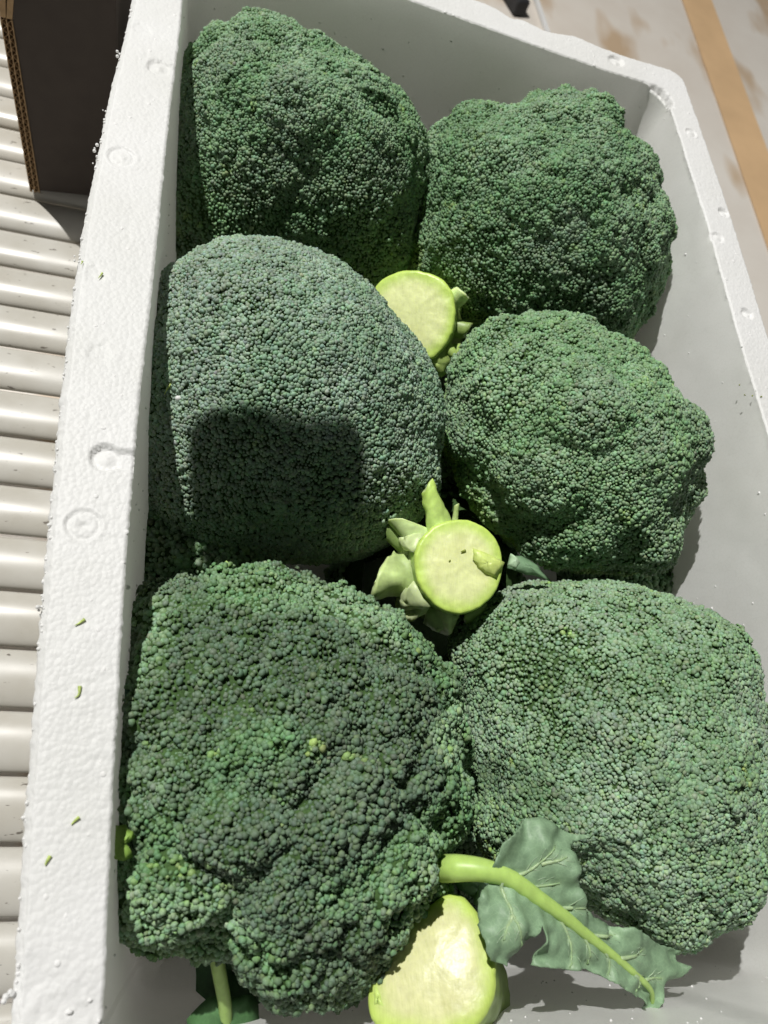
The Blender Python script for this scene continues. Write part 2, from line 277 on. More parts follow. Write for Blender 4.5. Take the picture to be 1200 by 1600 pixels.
def roller_mat():
    m, nt, b = mat('roller_enamel')
    b.inputs['Roughness'].default_value = 0.22
    b.inputs['Specular IOR Level'].default_value = 0.28
    p = geopos(nt)
    mp = node(nt, 'ShaderNodeMapping'); mp.inputs['Scale'].default_value = (90, 260, 260); mp.inputs['Rotation'].default_value = (0, 0, 0.6)
    nt.links.new(p, mp.inputs['Vector'])
    n = node(nt, 'ShaderNodeTexNoise', Scale=1.0, Detail=2.0, Roughness=0.6); nt.links.new(mp.outputs['Vector'], n.inputs['Vector'])
    sc = ramp(nt, [(0.27, (0.17, 0.155, 0.135)), (0.32, (0.46, 0.445, 0.405))])
    nt.links.new(n.outputs['Fac'], sc.inputs['Fac'])
    g = node(nt, 'ShaderNodeTexNoise', Scale=22.0, Detail=5.0); nt.links.new(p, g.inputs['Vector'])
    r2 = ramp(nt, [(0.3, (0.86, 0.84, 0.8)), (0.65, (1, 1, 1))]); nt.links.new(g.outputs['Fac'], r2.inputs['Fac'])
    mx = node(nt, 'ShaderNodeMix', data_type='RGBA', blend_type='MULTIPLY'); mx.inputs[0].default_value = 1.0
    nt.links.new(sc.outputs['Color'], mx.inputs[6]); nt.links.new(r2.outputs['Color'], mx.inputs[7])
    nt.links.new(mx.outputs[2], b.inputs['Base Color'])
    rr = ramp(nt, [(0.3, (0.24,)*3), (0.7, (0.40,)*3)]); nt.links.new(g.outputs['Fac'], rr.inputs['Fac'])
    nt.links.new(rr.outputs['Color'], b.inputs['Roughness'])
    return m
M_ROLLER = roller_mat()
def plain(name, col, rough=0.6, spec=0.3, var=0.15, scale=30.0, metallic=0.0):
    m, nt, b = mat(name)
    n = node(nt, 'ShaderNodeTexNoise', Scale=scale, Detail=5.0); nt.links.new(geopos(nt), n.inputs['Vector'])
    r = ramp(nt, [(0.3, tuple(c*(1-var) for c in col)), (0.7, tuple(min(1, c*(1+var)) for c in col))])
    nt.links.new(n.outputs['Fac'], r.inputs['Fac']); nt.links.new(r.outputs['Color'], b.inputs['Base Color'])
    b.inputs['Roughness'].default_value = rough; b.inputs['Specular IOR Level'].default_value = spec
    b.inputs['Metallic'].default_value = metallic
    return m
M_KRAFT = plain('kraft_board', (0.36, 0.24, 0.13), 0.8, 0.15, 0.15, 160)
M_KRAFT_SHADED = plain('kraft_shaded', (0.07, 0.058, 0.05), 0.85, 0.1, 0.06, 60)  # kraft darkened: shade of the panels facing away is put into the colour
M_STEEL = plain('painted_steel', (0.45, 0.45, 0.43), 0.4, 0.4, 0.08, 25)
M_DARK = plain('dark_rubber', (0.03, 0.03, 0.032), 0.6, 0.3, 0.2, 40)
M_TAPE = plain('floor_tape', (0.78, 0.53, 0.30), 0.6, 0.3, 0.10, 5)
M_CRUMB = plain('broccoli_crumb', (0.42, 0.52, 0.15), 0.5, 0.3, 0.35, 600)
M_SPECK = plain('broccoli_speck', (0.22, 0.26, 0.05), 0.6, 0.3, 0.3, 600)
M_BOARD = plain('shadow_caster', (0.5, 0.5, 0.5), 0.5, 0.3, 0.05, 8)  # plain grey for the added shadow-casting board
def floor_mat():
    m, nt, b = mat('worn_concrete')
    p = geopos(nt)
    n = node(nt, 'ShaderNodeTexNoise', Scale=1.6, Detail=8.0, Roughness=0.6); nt.links.new(p, n.inputs['Vector'])
    r = ramp(nt, [(0.3, (0.74, 0.67, 0.59)), (0.62, (0.86, 0.81, 0.74))]); nt.links.new(n.outputs['Fac'], r.inputs['Fac'])
    mp = node(nt, 'ShaderNodeMapping'); mp.inputs['Scale'].default_value = (5.5, 2.2, 1); nt.links.new(p, mp.inputs['Vector'])
    s = node(nt, 'ShaderNodeTexNoise', Scale=1.0, Detail=3.0, Roughness=0.45); nt.links.new(mp.outputs['Vector'], s.inputs['Vector'])
    sr = ramp(nt, [(0.55, (1, 1, 1)), (0.66, (0.74, 0.60, 0.45))]); nt.links.new(s.outputs['Fac'], sr.inputs['Fac'])
    mx = node(nt, 'ShaderNodeMix', data_type='RGBA', blend_type='MULTIPLY'); mx.inputs[0].default_value = 1.0
    nt.links.new(r.outputs['Color'], mx.inputs[6]); nt.links.new(sr.outputs['Color'], mx.inputs[7])
    nt.links.new(mx.outputs[2], b.inputs['Base Color'])
    b.inputs['Roughness'].default_value = 0.45
    return m
M_FLOOR = floor_mat()

# ------------------------------------------------------------------ the floor and the conveyor
FLOOR_Z = -0.95
def sheet(name, x0, y0, x1, y1, z, m, nx=24, ny=24):
    xs = np.linspace(x0, x1, nx); ys = np.linspace(y0, y1, ny)
    X, Y = np.meshgrid(xs, ys)
    v = np.stack([X.ravel(), Y.ravel(), np.full(X.size, z)], 1)
    i = np.arange(nx*ny).reshape(ny, nx)
    f = np.stack([i[:-1, :-1].ravel(), i[:-1, 1:].ravel(), i[1:, 1:].ravel(), i[1:, :-1].ravel()], 1)
    return link_mesh(name, np_mesh(name, v, f), m)
tag(sheet('floor', -6, -5, 9, 10, FLOOR_Z, M_FLOOR), kind='structure')
k_ = (0.3418-FLOOR_Z)/1.3418
tag(sheet('floor_stripe', 0.0187+1.705*k_, -4, 0.0187+1.86*k_, 9, FLOOR_Z+0.004, M_TAPE), kind='structure')

ROLL_TOP = -0.242
def roller_mesh(name, r, x0, x1):
    n = 40; bm = bmesh.new()
    prof = [(x0, r*0.80), (x0, r-0.0012), (x0+0.0012, r), (x1-0.0012, r), (x1, r-0.0012), (x1, r*0.80)]
    rings = []
    for x, rr in prof:
        rings.append([bm.verts.new((x, 1.02*rr*math.cos(2*math.pi*k/n), 0.42*rr*math.sin(2*math.pi*k/n))) for k in range(n)])
    for a, b in zip(rings[:-1], rings[1:]):
        for k in range(n): bm.faces.new((a[k], b[k], b[(k+1) % n], a[(k+1) % n]))
    me = bpy.data.meshes.new(name); bm.normal_update(); bm.to_mesh(me); bm.free()
    me.materials.append(M_ROLLER)
    me.polygons.foreach_set('use_smooth', np.ones(len(me.polygons), dtype=bool))
    return me
RR = 0.0204; PITCH = 0.0443; RX0, RX1 = -0.62, 0.50
rme = roller_mesh('roller_tube', RR, RX0, RX1)
def axle_mesh():
    bm = bmesh.new()
    bmesh.ops.create_cone(bm, cap_ends=True, segments=12, radius1=0.005, radius2=0.005, depth=RX1-RX0+0.06,
                          matrix=Matrix.Translation(((RX0+RX1)/2, 0, 0)) @ Matrix.Rotation(math.pi/2, 4, 'Y'))
    for s in (RX0, RX1):                                        # end caps of the tube
        bmesh.ops.create_cone(bm, cap_ends=True, segments=24, radius1=RR*0.33, radius2=RR*0.33, depth=0.004,
                              matrix=Matrix.Translation((s+(0.004 if s < 0 else -0.004), 0, 0)) @ Matrix.Rotation(math.pi/2, 4, 'Y'))
    me = bpy.data.meshes.new('roller_axle'); bm.to_mesh(me); bm.free(); me.materials.append(M_STEEL)
    return me
ame = axle_mesh()
ORD = ['first', 'second', 'third', 'fourth', 'fifth', 'sixth', 'seventh', 'eighth', 'ninth', 'tenth', 'eleventh', 'twelfth',
       'thirteenth', 'fourteenth', 'fifteenth', 'sixteenth', 'seventeenth', 'eighteenth', 'nineteenth', 'twentieth', 'twenty-first', 'twenty-second', 'twenty-third', 'twenty-fourth']
rr_ = random.Random(3)
count = 0
Y_TOP = 0.374 + PITCH*0.5
for k in range(-12, 13):
    y = Y_TOP + PITCH*(-k) 
    if y > 0.92 or y < -0.16: continue
    r = empty('conveyor_roller', (0, y, ROLL_TOP-RR*0.42+rr_.uniform(-0.0006, 0.0006)), 'x', 'roller', 'conveyor rollers left of the foam box')
    r.rotation_euler = (rr_.uniform(-0.04, 0.04), 0, math.radians(-1.6)+rr_.uniform(-0.002, 0.002))
    a = bpy.data.objects.new('tube', rme); COL.objects.link(a); a.parent = r
    b = bpy.data.objects.new('axle', ame); COL.objects.link(b); b.parent = r
    r['label'] = '%s pale enamelled conveyor roller counted from the bottom left corner' % 'x'
    r['_y'] = y
rollers = sorted([o for o in COL.objects if o.name.startswith('conveyor_roller')], key=lambda o: o['_y'])
vis = 0
for o in rollers:
    y = o['_y']; del o['_y']
    if y < -0.092:
        o['label'] = 'pale enamelled conveyor roller just below the photo edge near the camera'
    else:
        o['label'] = '%s pale enamelled roller up the left side counted from the bottom corner' % ORD[vis]; vis += 1
def box_bm(bm, x0, y0, z0, x1, y1, z1, bev=0.0):
    r = bmesh.ops.create_cube(bm, size=1.0)
    bmesh.ops.scale(bm, verts=r['verts'], vec=(x1-x0, y1-y0, z1-z0))
    bmesh.ops.translate(bm, verts=r['verts'], vec=((x0+x1)/2, (y0+y1)/2, (z0+z1)/2))
    if bev:
        es = list({e for v in r['verts'] for e in v.link_edges})
        bmesh.ops.bevel(bm, geom=es, offset=bev, segments=2, affect='EDGES', profile=0.5)
fr = empty('conveyor_stand', (0, 0.4, FLOOR_Z), 'grey painted steel conveyor frame carrying the rollers under the foam box', 'conveyor stand')
for x in (RX0-0.034, RX1+0.004):
    bm = bmesh.new(); box_bm(bm, x, -0.3, -0.36, x+0.03, 1.0, -0.262, 0.003)
    under(bm_mesh('side_rail', bm, M_STEEL, smooth=False), fr)
    for y in (-0.25, 0.93):
        bm = bmesh.new(); box_bm(bm, x+0.002, y, FLOOR_Z, x+0.028, y+0.04, -0.361, 0.003)
        under(bm_mesh('leg', bm, M_STEEL, smooth=False), fr)

# ------------------------------------------------------------------ the foam box
DEPTH, BASE_Z, FLOOR_IN = 0.21, -0.2415, -0.205
YN_IN, YN_OUT = -0.0725, -0.100
def interp(pts, key, at):
    """value of the other coordinate along a measured edge; key 0: f(x)->y, key 1: f(y)->x ; straight continuation outside"""
    p = sorted(pts, key=lambda q: q[key])
    xs = np.array([q[key] for q in p]); ys = np.array([q[1-key] for q in p])
    at = np.asarray(at, dtype=float)
    r = np.interp(at, xs, ys)
    s = np.polyfit(xs, ys, 1)[0]
    r = np.where(at < xs[0], ys[0]+(at-xs[0])*s, r)
    return np.where(at > xs[-1], ys[-1]+(at-xs[-1])*s, r)
def smooth_interp(pts, key, at, w=0.012):
    at = np.asarray(at, dtype=float)
    return sum(interp(pts, key, at+d) for d in np.linspace(-w, w, 7))/7
STEP = 0.0013
def side(a, b):
    return np.linspace(a, b, max(2, int(abs(b-a)/STEP)))
OUT_L = OUT_LEFT; OUT_R = OUT_RIGHT
oy0, oy1 = YN_OUT, None
# inner corners
def meet(fx_pts, fy_pts, y, wx):
    for _ in range(20):
        x = float(smooth_interp(fx_pts, 1, y, wx)); y = float(smooth_interp(fy_pts, 0, x, wx))
    return x, y
CRI, CRO = 0.024, 0.014
def loop(left, back, right, yn, cr, w, wb):
    """counter-clockwise seen from above, starting at the near left corner, going up the right side first"""
    xlb, ylb = meet(left, back, 0.62, w); xrb, yrb = meet(right, back, 0.62, w)
    xln = float(smooth_interp(left, 1, yn, w)); xrn = float(smooth_interp(right, 1, yn, w))
    P = []
    x = side(xln+cr, xrn-cr); P.append(np.stack([x, np.full_like(x, yn)], 1))
    P.append(('c', (xrn-cr, yn), (xrn, yn), (xrn, yn+cr)))
    y = side(yn+cr, yrb-cr); P.append(np.stack([smooth_interp(right, 1, y, w), y], 1))
    P.append(('c', (float(smooth_interp(right, 1, yrb-cr, w)), yrb-cr), (xrb, yrb), (xrb-cr, float(smooth_interp(back, 0, xrb-cr, wb)))))
    x = side(xrb-cr, xlb+cr); P.append(np.stack([x, smooth_interp(back, 0, x, wb)], 1))
    P.append(('c', (xlb+cr, float(smooth_interp(back, 0, xlb+cr, wb))), (xlb, ylb), (float(smooth_interp(left, 1, ylb-cr, w)), ylb-cr)))
    y = side(ylb-cr, yn+cr); P.append(np.stack([smooth_interp(left, 1, y, w), y], 1))
    P.append(('c', (xln, yn+cr), (xln, yn), (xln+cr, yn)))
    return P
def resample_pair():
    A = loop(OUT_L, OUT_BACK, OUT_R, YN_OUT, CRO, 0.02, 0.004)
    B = loop(IN_LEFT, IN_BACK, IN_RIGHT, YN_IN, CRI, 0.02, 0.006)
    o, i = [], []
    for a, b in zip(A, B):
        if isinstance(a, tuple):
            t = np.linspace(0, 1, 30)[1:-1, None]
            def arc(c):
                p0, p1, p2 = [np.array(q) for q in c[1:]]
                w_ = 0.75
                den = (1-t)**2 + 2*w_*t*(1-t) + t**2
                return ((1-t)**2*p0 + 2*w_*t*(1-t)*p1 + t**2*p2)/den
            o.append(arc(a)); i.append(arc(b))
        else:
            n = max(len(a), len(b))
            def rs(q): 
                s = np.linspace(0, 1, len(q)); u = np.linspace(0, 1, n)
                return np.stack([np.interp(u, s, q[:, 0]), np.interp(u, s, q[:, 1])], 1)
            o.append(rs(a)); i.append(rs(b))
    return np.concatenate(o), np.concatenate(i)
LO, LI = resample_pair()
NL = len(LO)
def loop_normals(L):
    t = np.roll(L, -3, 0)-np.roll(L, 3, 0)
    n = np.stack([t[:, 1], -t[:, 0]], 1)                        # points outwards on a counter-clockwise loop
    return n/np.linalg.norm(n, axis=1)[:, None]
NO, NI = loop_normals(LO), loop_normals(LI)
RIM = 40
def bead_height(x, y, cell=0.0031, seed=5):
    """rounded foam beads: worley cells on the plane"""
    p = np.stack([x, y, np.zeros_like(x)], 1)/cell
    base = np.floor(p[:, :2]); best = np.full(len(x), 9.0)
    for dx in (-1, 0, 1):
        for dy in (-1, 0, 1):
            c = base+np.array([dx, dy]); c3 = np.concatenate([c, np.zeros((len(x), 1))], 1)
            fx = c[:, 0]+hash3(c3, seed); fy = c[:, 1]+hash3(c3, seed+9)
            best = np.minimum(best, (p[:, 0]-fx)**2+(p[:, 1]-fy)**2)
    return np.sqrt(np.clip(1-best, 0, 1))
RIM_CUT = {}
def rim_height(x, y, t):
    """height of the rim surface; t: 0 at the outer edge, 1 at the inner edge"""
    z = np.zeros_like(x)
    amp = 0.00007+0.00016*smooth(0.45, 0.65, fbm(np.stack([x*22, y*22, x*0], 1), 31))
    amp = amp*(0.75+0.5*t)
    z += amp*(bead_height(x, y)-0.6)*1.6
    z += 0.0003*(fbm(np.stack([x*60, y*60, x*0], 1), 3)-0.5)
    z += 0.00028*(vnoise(np.stack([x*110, y*320, x*0], 1), 8)-0.5)*smooth(0.25, 0.6, t)   # fine ripples of the moulding
    for kind, mx, my in MARKS:
        dx, dy = x-mx, y-my; d = np.hypot(dx, dy)
        nw = (fbm(np.stack([x*300, y*300, x*0+3], 1), 4)-0.5)
        if kind == 'ring':
            s = 0.0088 if mx < 0.2 else 0.006
            z += 0.0005*np.exp(-((d-s)/0.0007)**2)-0.0008*np.exp(-((d-s+0.0016)/0.0009)**2)
            z += -0.0004*smooth(s, s-0.002, d)
            z += (0.0009 if my > 0.2 else -0.0014)*np.exp(-((dx/0.0022)**2+(dy/0.0012)**2)) 
        elif kind == 'faint':
            s = 0.0058
            z += -0.0005*smooth(s+0.0005, s-0.0005, d+0.002*nw)
        elif kind == 'notch':
            left = mx < 0.2; s = 0.0072 if left else 0.005
            along = dx if left else -dx
            inpit = smooth(s+0.0004, s-0.0006, d+0.0015*nw)
            chan = smooth(s*0.82, s*0.62, np.abs(dy)+0.0015*nw)*smooth(-0.001, 0.0015, along)*smooth(0.03, 0.026, along)
            dep = (0.0032 if my < 0.3 else 0.0017)
            z += -dep*np.maximum(inpit, chan*0.75)
            z += 0.0011*np.exp(-((d/0.0030)**2))
        elif kind == 'pit':
            s = 0.0078 if mx < 0.4 else 0.0052
            z += -0.0026*smooth(s, s-0.0014, d+0.0012*nw)+0.0016*np.exp(-((dx-0.001)**2+(dy+0.001)**2)/0.0028**2)
        elif kind == 'chip':
            z += -0.010*smooth(0.011, 0.007, np.hypot(dx*1.0+dy*0.3, dy*0.75)+0.004*nw)*smooth(0.1, 0.5, t)
    # broken near end of the left rim
    bx = smooth(-0.026, -0.040, y+0.5*(x+0.01)+0.006*(fbm(np.stack([x*120, y*120, x*0], 1), 12)-0.5)*2)
    z += -0.0016*bx*(fbm(np.stack([x*200, y*200, x*0], 1), 13)+0.2)*(x < 0.02)
    # rounded edges
    z += -0.0016*smooth(0.035, 0.0, t)-0.0012*smooth(0.972, 1.0, t)
    return z

def wobble(L, N, amp, seed, sc=350):
    """beads breaking the straight edge"""
    p = np.stack([L[:, 0]*sc, L[:, 1]*sc, np.zeros(NL)], 1)
    return L + N*(amp*(np.abs(vnoise(p, seed)-0.5)*2)**1.5)[:, None]
rows, inner_rows = [], []
LOw = wobble(LO, NO, 0.0011, 41)
# outer wall, from the base up; the top few millimetres slope back to the rim as a chamfer
left_w = smooth(0.06, 0.0, LO[:, 0])
for z in (BASE_Z, -0.238, -0.18, -0.12, -0.06, -0.03, -0.015, -0.009, -0.006):
    f = -0.010*(z/BASE_Z) - (0.004 if z == BASE_Z else 0)
    jit = 0.0006*(fbm(np.stack([LO[:, 0]*130, LO[:, 1]*130, np.full(NL, z*130)], 1), 77)-0.5)
    rows.append(np.concatenate([LOw+NO*(f+jit)[:, None] if not np.isscalar(f+jit) else LOw+NO*(f+jit), np.full((NL, 1), z)], 1))
CH = 0.0045*left_w+0.0012
for a, zz in ((0.5, -0.003),):
    rows.append(np.concatenate([LOw-NO*(CH*a*0.4)[:, None], np.full((NL, 1), zz)], 1))
R0 = LOw-NO*(CH*0.55)[:, None]
LIw = wobble(LI, -NI, 0.0007, 43)
ts = np.concatenate([[0, 0.012, 0.03], np.linspace(0.055, 0.945, RIM-6), [0.97, 0.99, 1.0]])
for t in ts:
    q = R0*(1-t)+LIw*t
    z = rim_height(q[:, 0], q[:, 1], np.full(NL, t))
    rows.append(np.concatenate([q, z[:, None]], 1))
n_outer = len(rows)
DRAFT = 0.055
def down_row(z):
    d = -z
    fil = 0.03; off = DRAFT*d
    if z < FLOOR_IN+fil:
        k = (FLOOR_IN+fil-z)/fil; off += fil*(1-math.sqrt(max(0, 1-k*k)))*0.8
    q = LI-NI*off
    nz = 0.0009*(fbm(np.stack([q[:, 0]*35, q[:, 1]*35, np.full(NL, z*35)], 1), 55)-0.5)
    q = q+NI*nz[:, None]
    return np.concatenate([q, np.full((NL, 1), z)], 1)
last = rows[-1].copy()
for z in np.concatenate([[-0.003, -0.006, -0.010], np.linspace(-0.016, FLOOR_IN+0.03, 40), FLOOR_IN+0.03*(1-np.sin(np.linspace(0.1, 1.0, 12)*math.pi/2))]):
    inner_rows.append(down_row(float(z)))
fl = inner_rows[-1]
cen = fl.mean(0)
for s in (0.75, 0.4, 0.02):
    q = cen+(fl-cen)*s; q[:, 2] = FLOOR_IN; inner_rows.append(q)
def strip_mesh(name, rws):
    V = np.concatenate(rws); m = len(rws)
    i = np.arange(m*NL).reshape(m, NL); j = np.roll(i, -1, 1)
    F = np.stack([i[:-1].ravel(), j[:-1].ravel(), j[1:].ravel(), i[1:].ravel()], 1)
    return np_mesh(name, V, F)
box = empty('foam_box', (0.2, 0.28, BASE_Z), 'open white polystyrene foam box packed with broccoli heads', 'foam box')
shell = under(link_mesh('shell', strip_mesh('shell', rows), M_FOAM), box)
lining = under(link_mesh('inner_wall', strip_mesh('inner_wall', [last]+inner_rows), M_INNER), box)
q0 = rows[0]; c0 = q0.mean(0)
base_rows = [c0+(q0-c0)*0.02, q0]; base_rows[0][:, 2] = BASE_Z+0.0006; base_rows[1] = q0+np.array([0, 0, 0.0006])
under(link_mesh('base', strip_mesh('base', base_rows), M_FOAM), box)
# loose rows of beads along the outer edge of the left rim
def ico(sub):
    bm = bmesh.new(); bmesh.ops.create_icosphere(bm, subdivisions=sub, radius=1.0)
    v = np.array([q.co[:] for q in bm.verts]); f = np.array([[q.index for q in fc.verts] for fc in bm.faces]); bm.free()
    return v, f
IV1, IF1 = ico(1); IV2, IF2 = ico(2)
def balls(name, cens, radii, m, parent, sub=2, squash=None):
    iv, if_ = (IV2, IF2) if sub == 2 else (IV1, IF1)
    n = len(cens); V = cens[:, None, :]+iv[None]*np.asarray(radii).reshape(n, 1, -1)
    F = (if_[None]+(np.arange(n)*len(iv))[:, None, None]).reshape(-1, 3)
    o = link_mesh(name, np_mesh(name, V.reshape(-1, 3), F), m)
    return under(o, parent) if parent else o
lm = (LO[:, 0] < 0.0) & (LO[:, 1] > -0.085) & (LO[:, 1] < 0.62)
idx = np.where(lm)[0]
c, rad = [], []
s = 0
while s < len(idx):
    k = idx[s]
    if rng.random() < 0.62:
        r = rng.uniform(0.0005, 0.0010)
        p = LOw[k]-NO[k]*rng.uniform(0.0008, 0.0020)
        c.append([p[0], p[1], rng.uniform(-0.0042, -0.0022)]); rad.append([r*rng.uniform(0.8, 1.2), r*rng.uniform(0.8, 1.2), r])
    s += int(rng.uniform(1.5, 4))
# torn bits that stick out of the edge
for py, n_, rr0 in ((0.400, 3, 0.0011), (0.384, 2, 0.0009), (0.432, 2, 0.0008), (0.489, 3, 0.0011), (0.1075, 4, 0.0011), (-0.037, 4, 0.0013), (0.31, 2, 0.0008)):
    x = float(np.interp(py, LO[idx][::-1, 1], LOw[idx][::-1, 0]))
    for q in range(n_):
        c.append([x-rng.uniform(-0.001, 0.0016), py+rng.uniform(-0.003, 0.003), rng.uniform(-0.003, 0)]); rad.append([rr0*rng.uniform(0.5, 1)]*3)
tag(balls('edge_beads', np.array(c), np.array(rad), M_FOAM, box, 2), kind='stuff')
# raised beads scattered over the inner half of the rims
c, rad = [], []
for _ in range(260):
    k = rng.integers(NL); t = rng.uniform(0.06, 0.985)**0.6
    p = LO[k]*(1-t)+LI[k]*t
    if min(math.hypot(p[0]-m_[1], p[1]-m_[2]) for m_ in MARKS) < 0.012: continue
    c.append([p[0], p[1], -0.0002]); r = rng.uniform(0.0006, 0.0014); rad.append([r*rng.uniform(.8, 1.3), r*rng.uniform(.8, 1.3), r*0.40])
tag(balls('rim_beads', np.array(c), np.array(rad), M_FOAM, box, 2), kind='stuff')
# loose specks of foam that cling to the inside of the walls
c, rad = [], []
IR = np.stack(inner_rows)
for _ in range(420):
    row = int(rng.uniform(2, 34)); k = rng.integers(NL); p = IR[row, k]
    c.append(p); r = rng.uniform(0.0003, 0.0009)**1.0; rad.append([r*rng.uniform(.7, 1.4), r*rng.uniform(.7, 1.4), r*rng.uniform(.6, 1.2)])
tag(balls('foam_specks', np.array(c), np.array(rad), M_FOAM, box, 1), kind='stuff')

# ------------------------------------------------------------------ the brown carton behind the left rim
ct = empty('carton', (-0.1, 0.65, ROLL_TOP), 'brown corrugated carton standing on the rollers behind the foam box rim', 'carton')
CX, CY, CZ0, CZ1 = -0.1495, 0.600, -0.2405, -0.072
TH = 0.0088
def prism(name, poly, z0, z1, m, parent):
    bm = bmesh.new()
    a = [bm.verts.new((x, y, z0)) for x, y in poly]; b = [bm.verts.new((x, y, z1)) for x, y in poly]
    n = len(poly)
    bm.faces.new(a[::-1]); bm.faces.new(b)
    for k in range(n): bm.faces.new((a[k], a[(k+1) % n], b[(k+1) % n], b[k]))
    return under(bm_mesh(name, bm, m, smooth=False), parent)
def slab(name, x0, y0, z0, x1, y1, z1, m, parent, bev=0.0006):
    bm = bmesh.new(); box_bm(bm, x0, y0, z0, x1, y1, z1, bev)
    return under(bm_mesh(name, bm, m, smooth=False), parent)
# double wall board seen on its cut edge: three liners with two fluted sheets between them
side_y1 = CY+0.22
for k, x in enumerate((CX, CX+TH*0.5-0.0003, CX+TH-0.0007)):
    slab('liner', x, CY, CZ0, x+0.0007, side_y1, CZ1, M_KRAFT, ct, 0.0)
def flute(x0, x1, ph):
    n = 190; bm = bmesh.new(); prev = None
    for k in range(n+1):
        z = CZ0+(CZ1-CZ0)*k/n
        x = (x0+x1)/2+(x1-x0)/2*math.sin(2*math.pi*z/0.0066+ph)*0.98
        cur = [bm.verts.new((x-0.00022, CY, z)), bm.verts.new((x+0.00022, CY, z)), bm.verts.new((x+0.00022, CY+0.06, z)), bm.verts.new((x-0.00022, CY+0.06, z))]
        if prev:
            for a in range(4): bm.faces.new((prev[a], prev[(a+1) % 4], cur[(a+1) % 4], cur[a]))
        prev = cur
    bmesh.ops.recalc_face_normals(bm, faces=bm.faces)
    return under(bm_mesh('flute', bm, M_KRAFT, smooth=False), ct)
flute(CX+0.0007, CX+TH*0.5-0.0003, 0.0); flute(CX+TH*0.5+0.0004, CX+TH-0.0007, 1.3)
# front panel, set a little behind the cut edge, with a folded corner at the foot
prism('front_panel', [(CX+TH+0.0002, CY+0.001), (CX+0.084, CY+0.010), (CX+0.084, CY+0.017), (CX+TH+0.0002, CY+0.008)], CZ0+0.003, CZ1+0.062, M_KRAFT_SHADED, ct)
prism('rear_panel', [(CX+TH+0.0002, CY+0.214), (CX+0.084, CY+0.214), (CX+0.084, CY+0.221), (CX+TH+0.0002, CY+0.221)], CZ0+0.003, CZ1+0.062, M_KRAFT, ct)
prism('side_panel', [(CX+0.0841, CY+0.010), (CX+0.0849, CY+0.010), (CX+0.0849, CY+0.221), (CX+0.0841, CY+0.221)], CZ0, CZ1+0.062, M_KRAFT_SHADED, ct)
prism('bottom_panel', [(CX+TH+0.001, CY+0.02), (CX+0.083, CY+0.02), (CX+0.083, CY+0.212), (CX+TH+0.001, CY+0.212)], CZ0+0.001, CZ0+0.006, M_KRAFT, ct)
# the top flap of the side folds outwards above the cut edge
bm = bmesh.new()
for k, (xa, xb) in enumerate(((CX, CX+0.0042), (CX+0.0046, CX+TH))):
    lean = -0.004
    pts = [(xa, CZ1+0.0004), (xb, CZ1+0.0004), (xb+0.004+k*0.002, CZ1+0.03), (xb+0.004+k*0.002, CZ1+0.062), (xa+0.0035+k*0.002, CZ1+0.062), (xa+0.0035+k*0.002, CZ1+0.03)]
    a = [bm.verts.new((x, CY+0.0005, z)) for x, z in pts]; b = [bm.verts.new((x, side_y1, z)) for x, z in pts]
    n = len(pts); bm.faces.new(a[::-1]); bm.faces.new(b)
    for q in range(n): bm.faces.new((a[q], a[(q+1) % n], b[(q+1) % n], b[q]))
bmesh.ops.recalc_face_normals(bm, faces=bm.faces)
under(bm_mesh('flap', bm, M_KRAFT, smooth=False), ct)

# ------------------------------------------------------------------ board added out of view, shaped to shade the middle left head
d_ = -LIGHT_DIR
BD = 0.5
SH = [Vector(q) for q in SHADE]                                # the outline of its shadow on the head
bc = [p+(LAMP_LOC-p)*(BD/(LAMP_LOC-p).length) for p in SH]
bcen = sum(bc, Vector())/len(bc)
hb = empty('shadow_caster', bcen, 'added unseen board above the box, shaped to throw the square shadow on a broccoli head', 'board')
zc = bcen.z
c4 = []
for p in SH:                                                    # a level board: follow the light up to one height
    dd = LAMP_LOC-p; c4.append(p+dd*((zc-p.z)/dd.z))
bm = bmesh.new(); poly = c4
lo_ = [bm.verts.new((p.x, p.y, zc)) for p in poly]; hi_ = [bm.verts.new((p.x, p.y, zc+0.008)) for p in poly]
n = len(poly); bm.faces.new(lo_[::-1]); bm.faces.new(hi_)
for k in range(n): bm.faces.new((lo_[k], lo_[(k+1) % n], hi_[(k+1) % n], hi_[k]))
bmesh.ops.recalc_face_normals(bm, faces=bm.faces)
under(bm_mesh('board', bm, M_BOARD, smooth=False), hb)
bm = bmesh.new()
bmesh.ops.create_cone(bm, cap_ends=True, segments=8, radius1=0.0012, radius2=0.0012, depth=2.2, matrix=Matrix.Translation((bcen.x, bcen.y, zc+0.008+1.1)))
under(bm_mesh('cord', bm, M_DARK), hb)  # cord made up to hold the added board

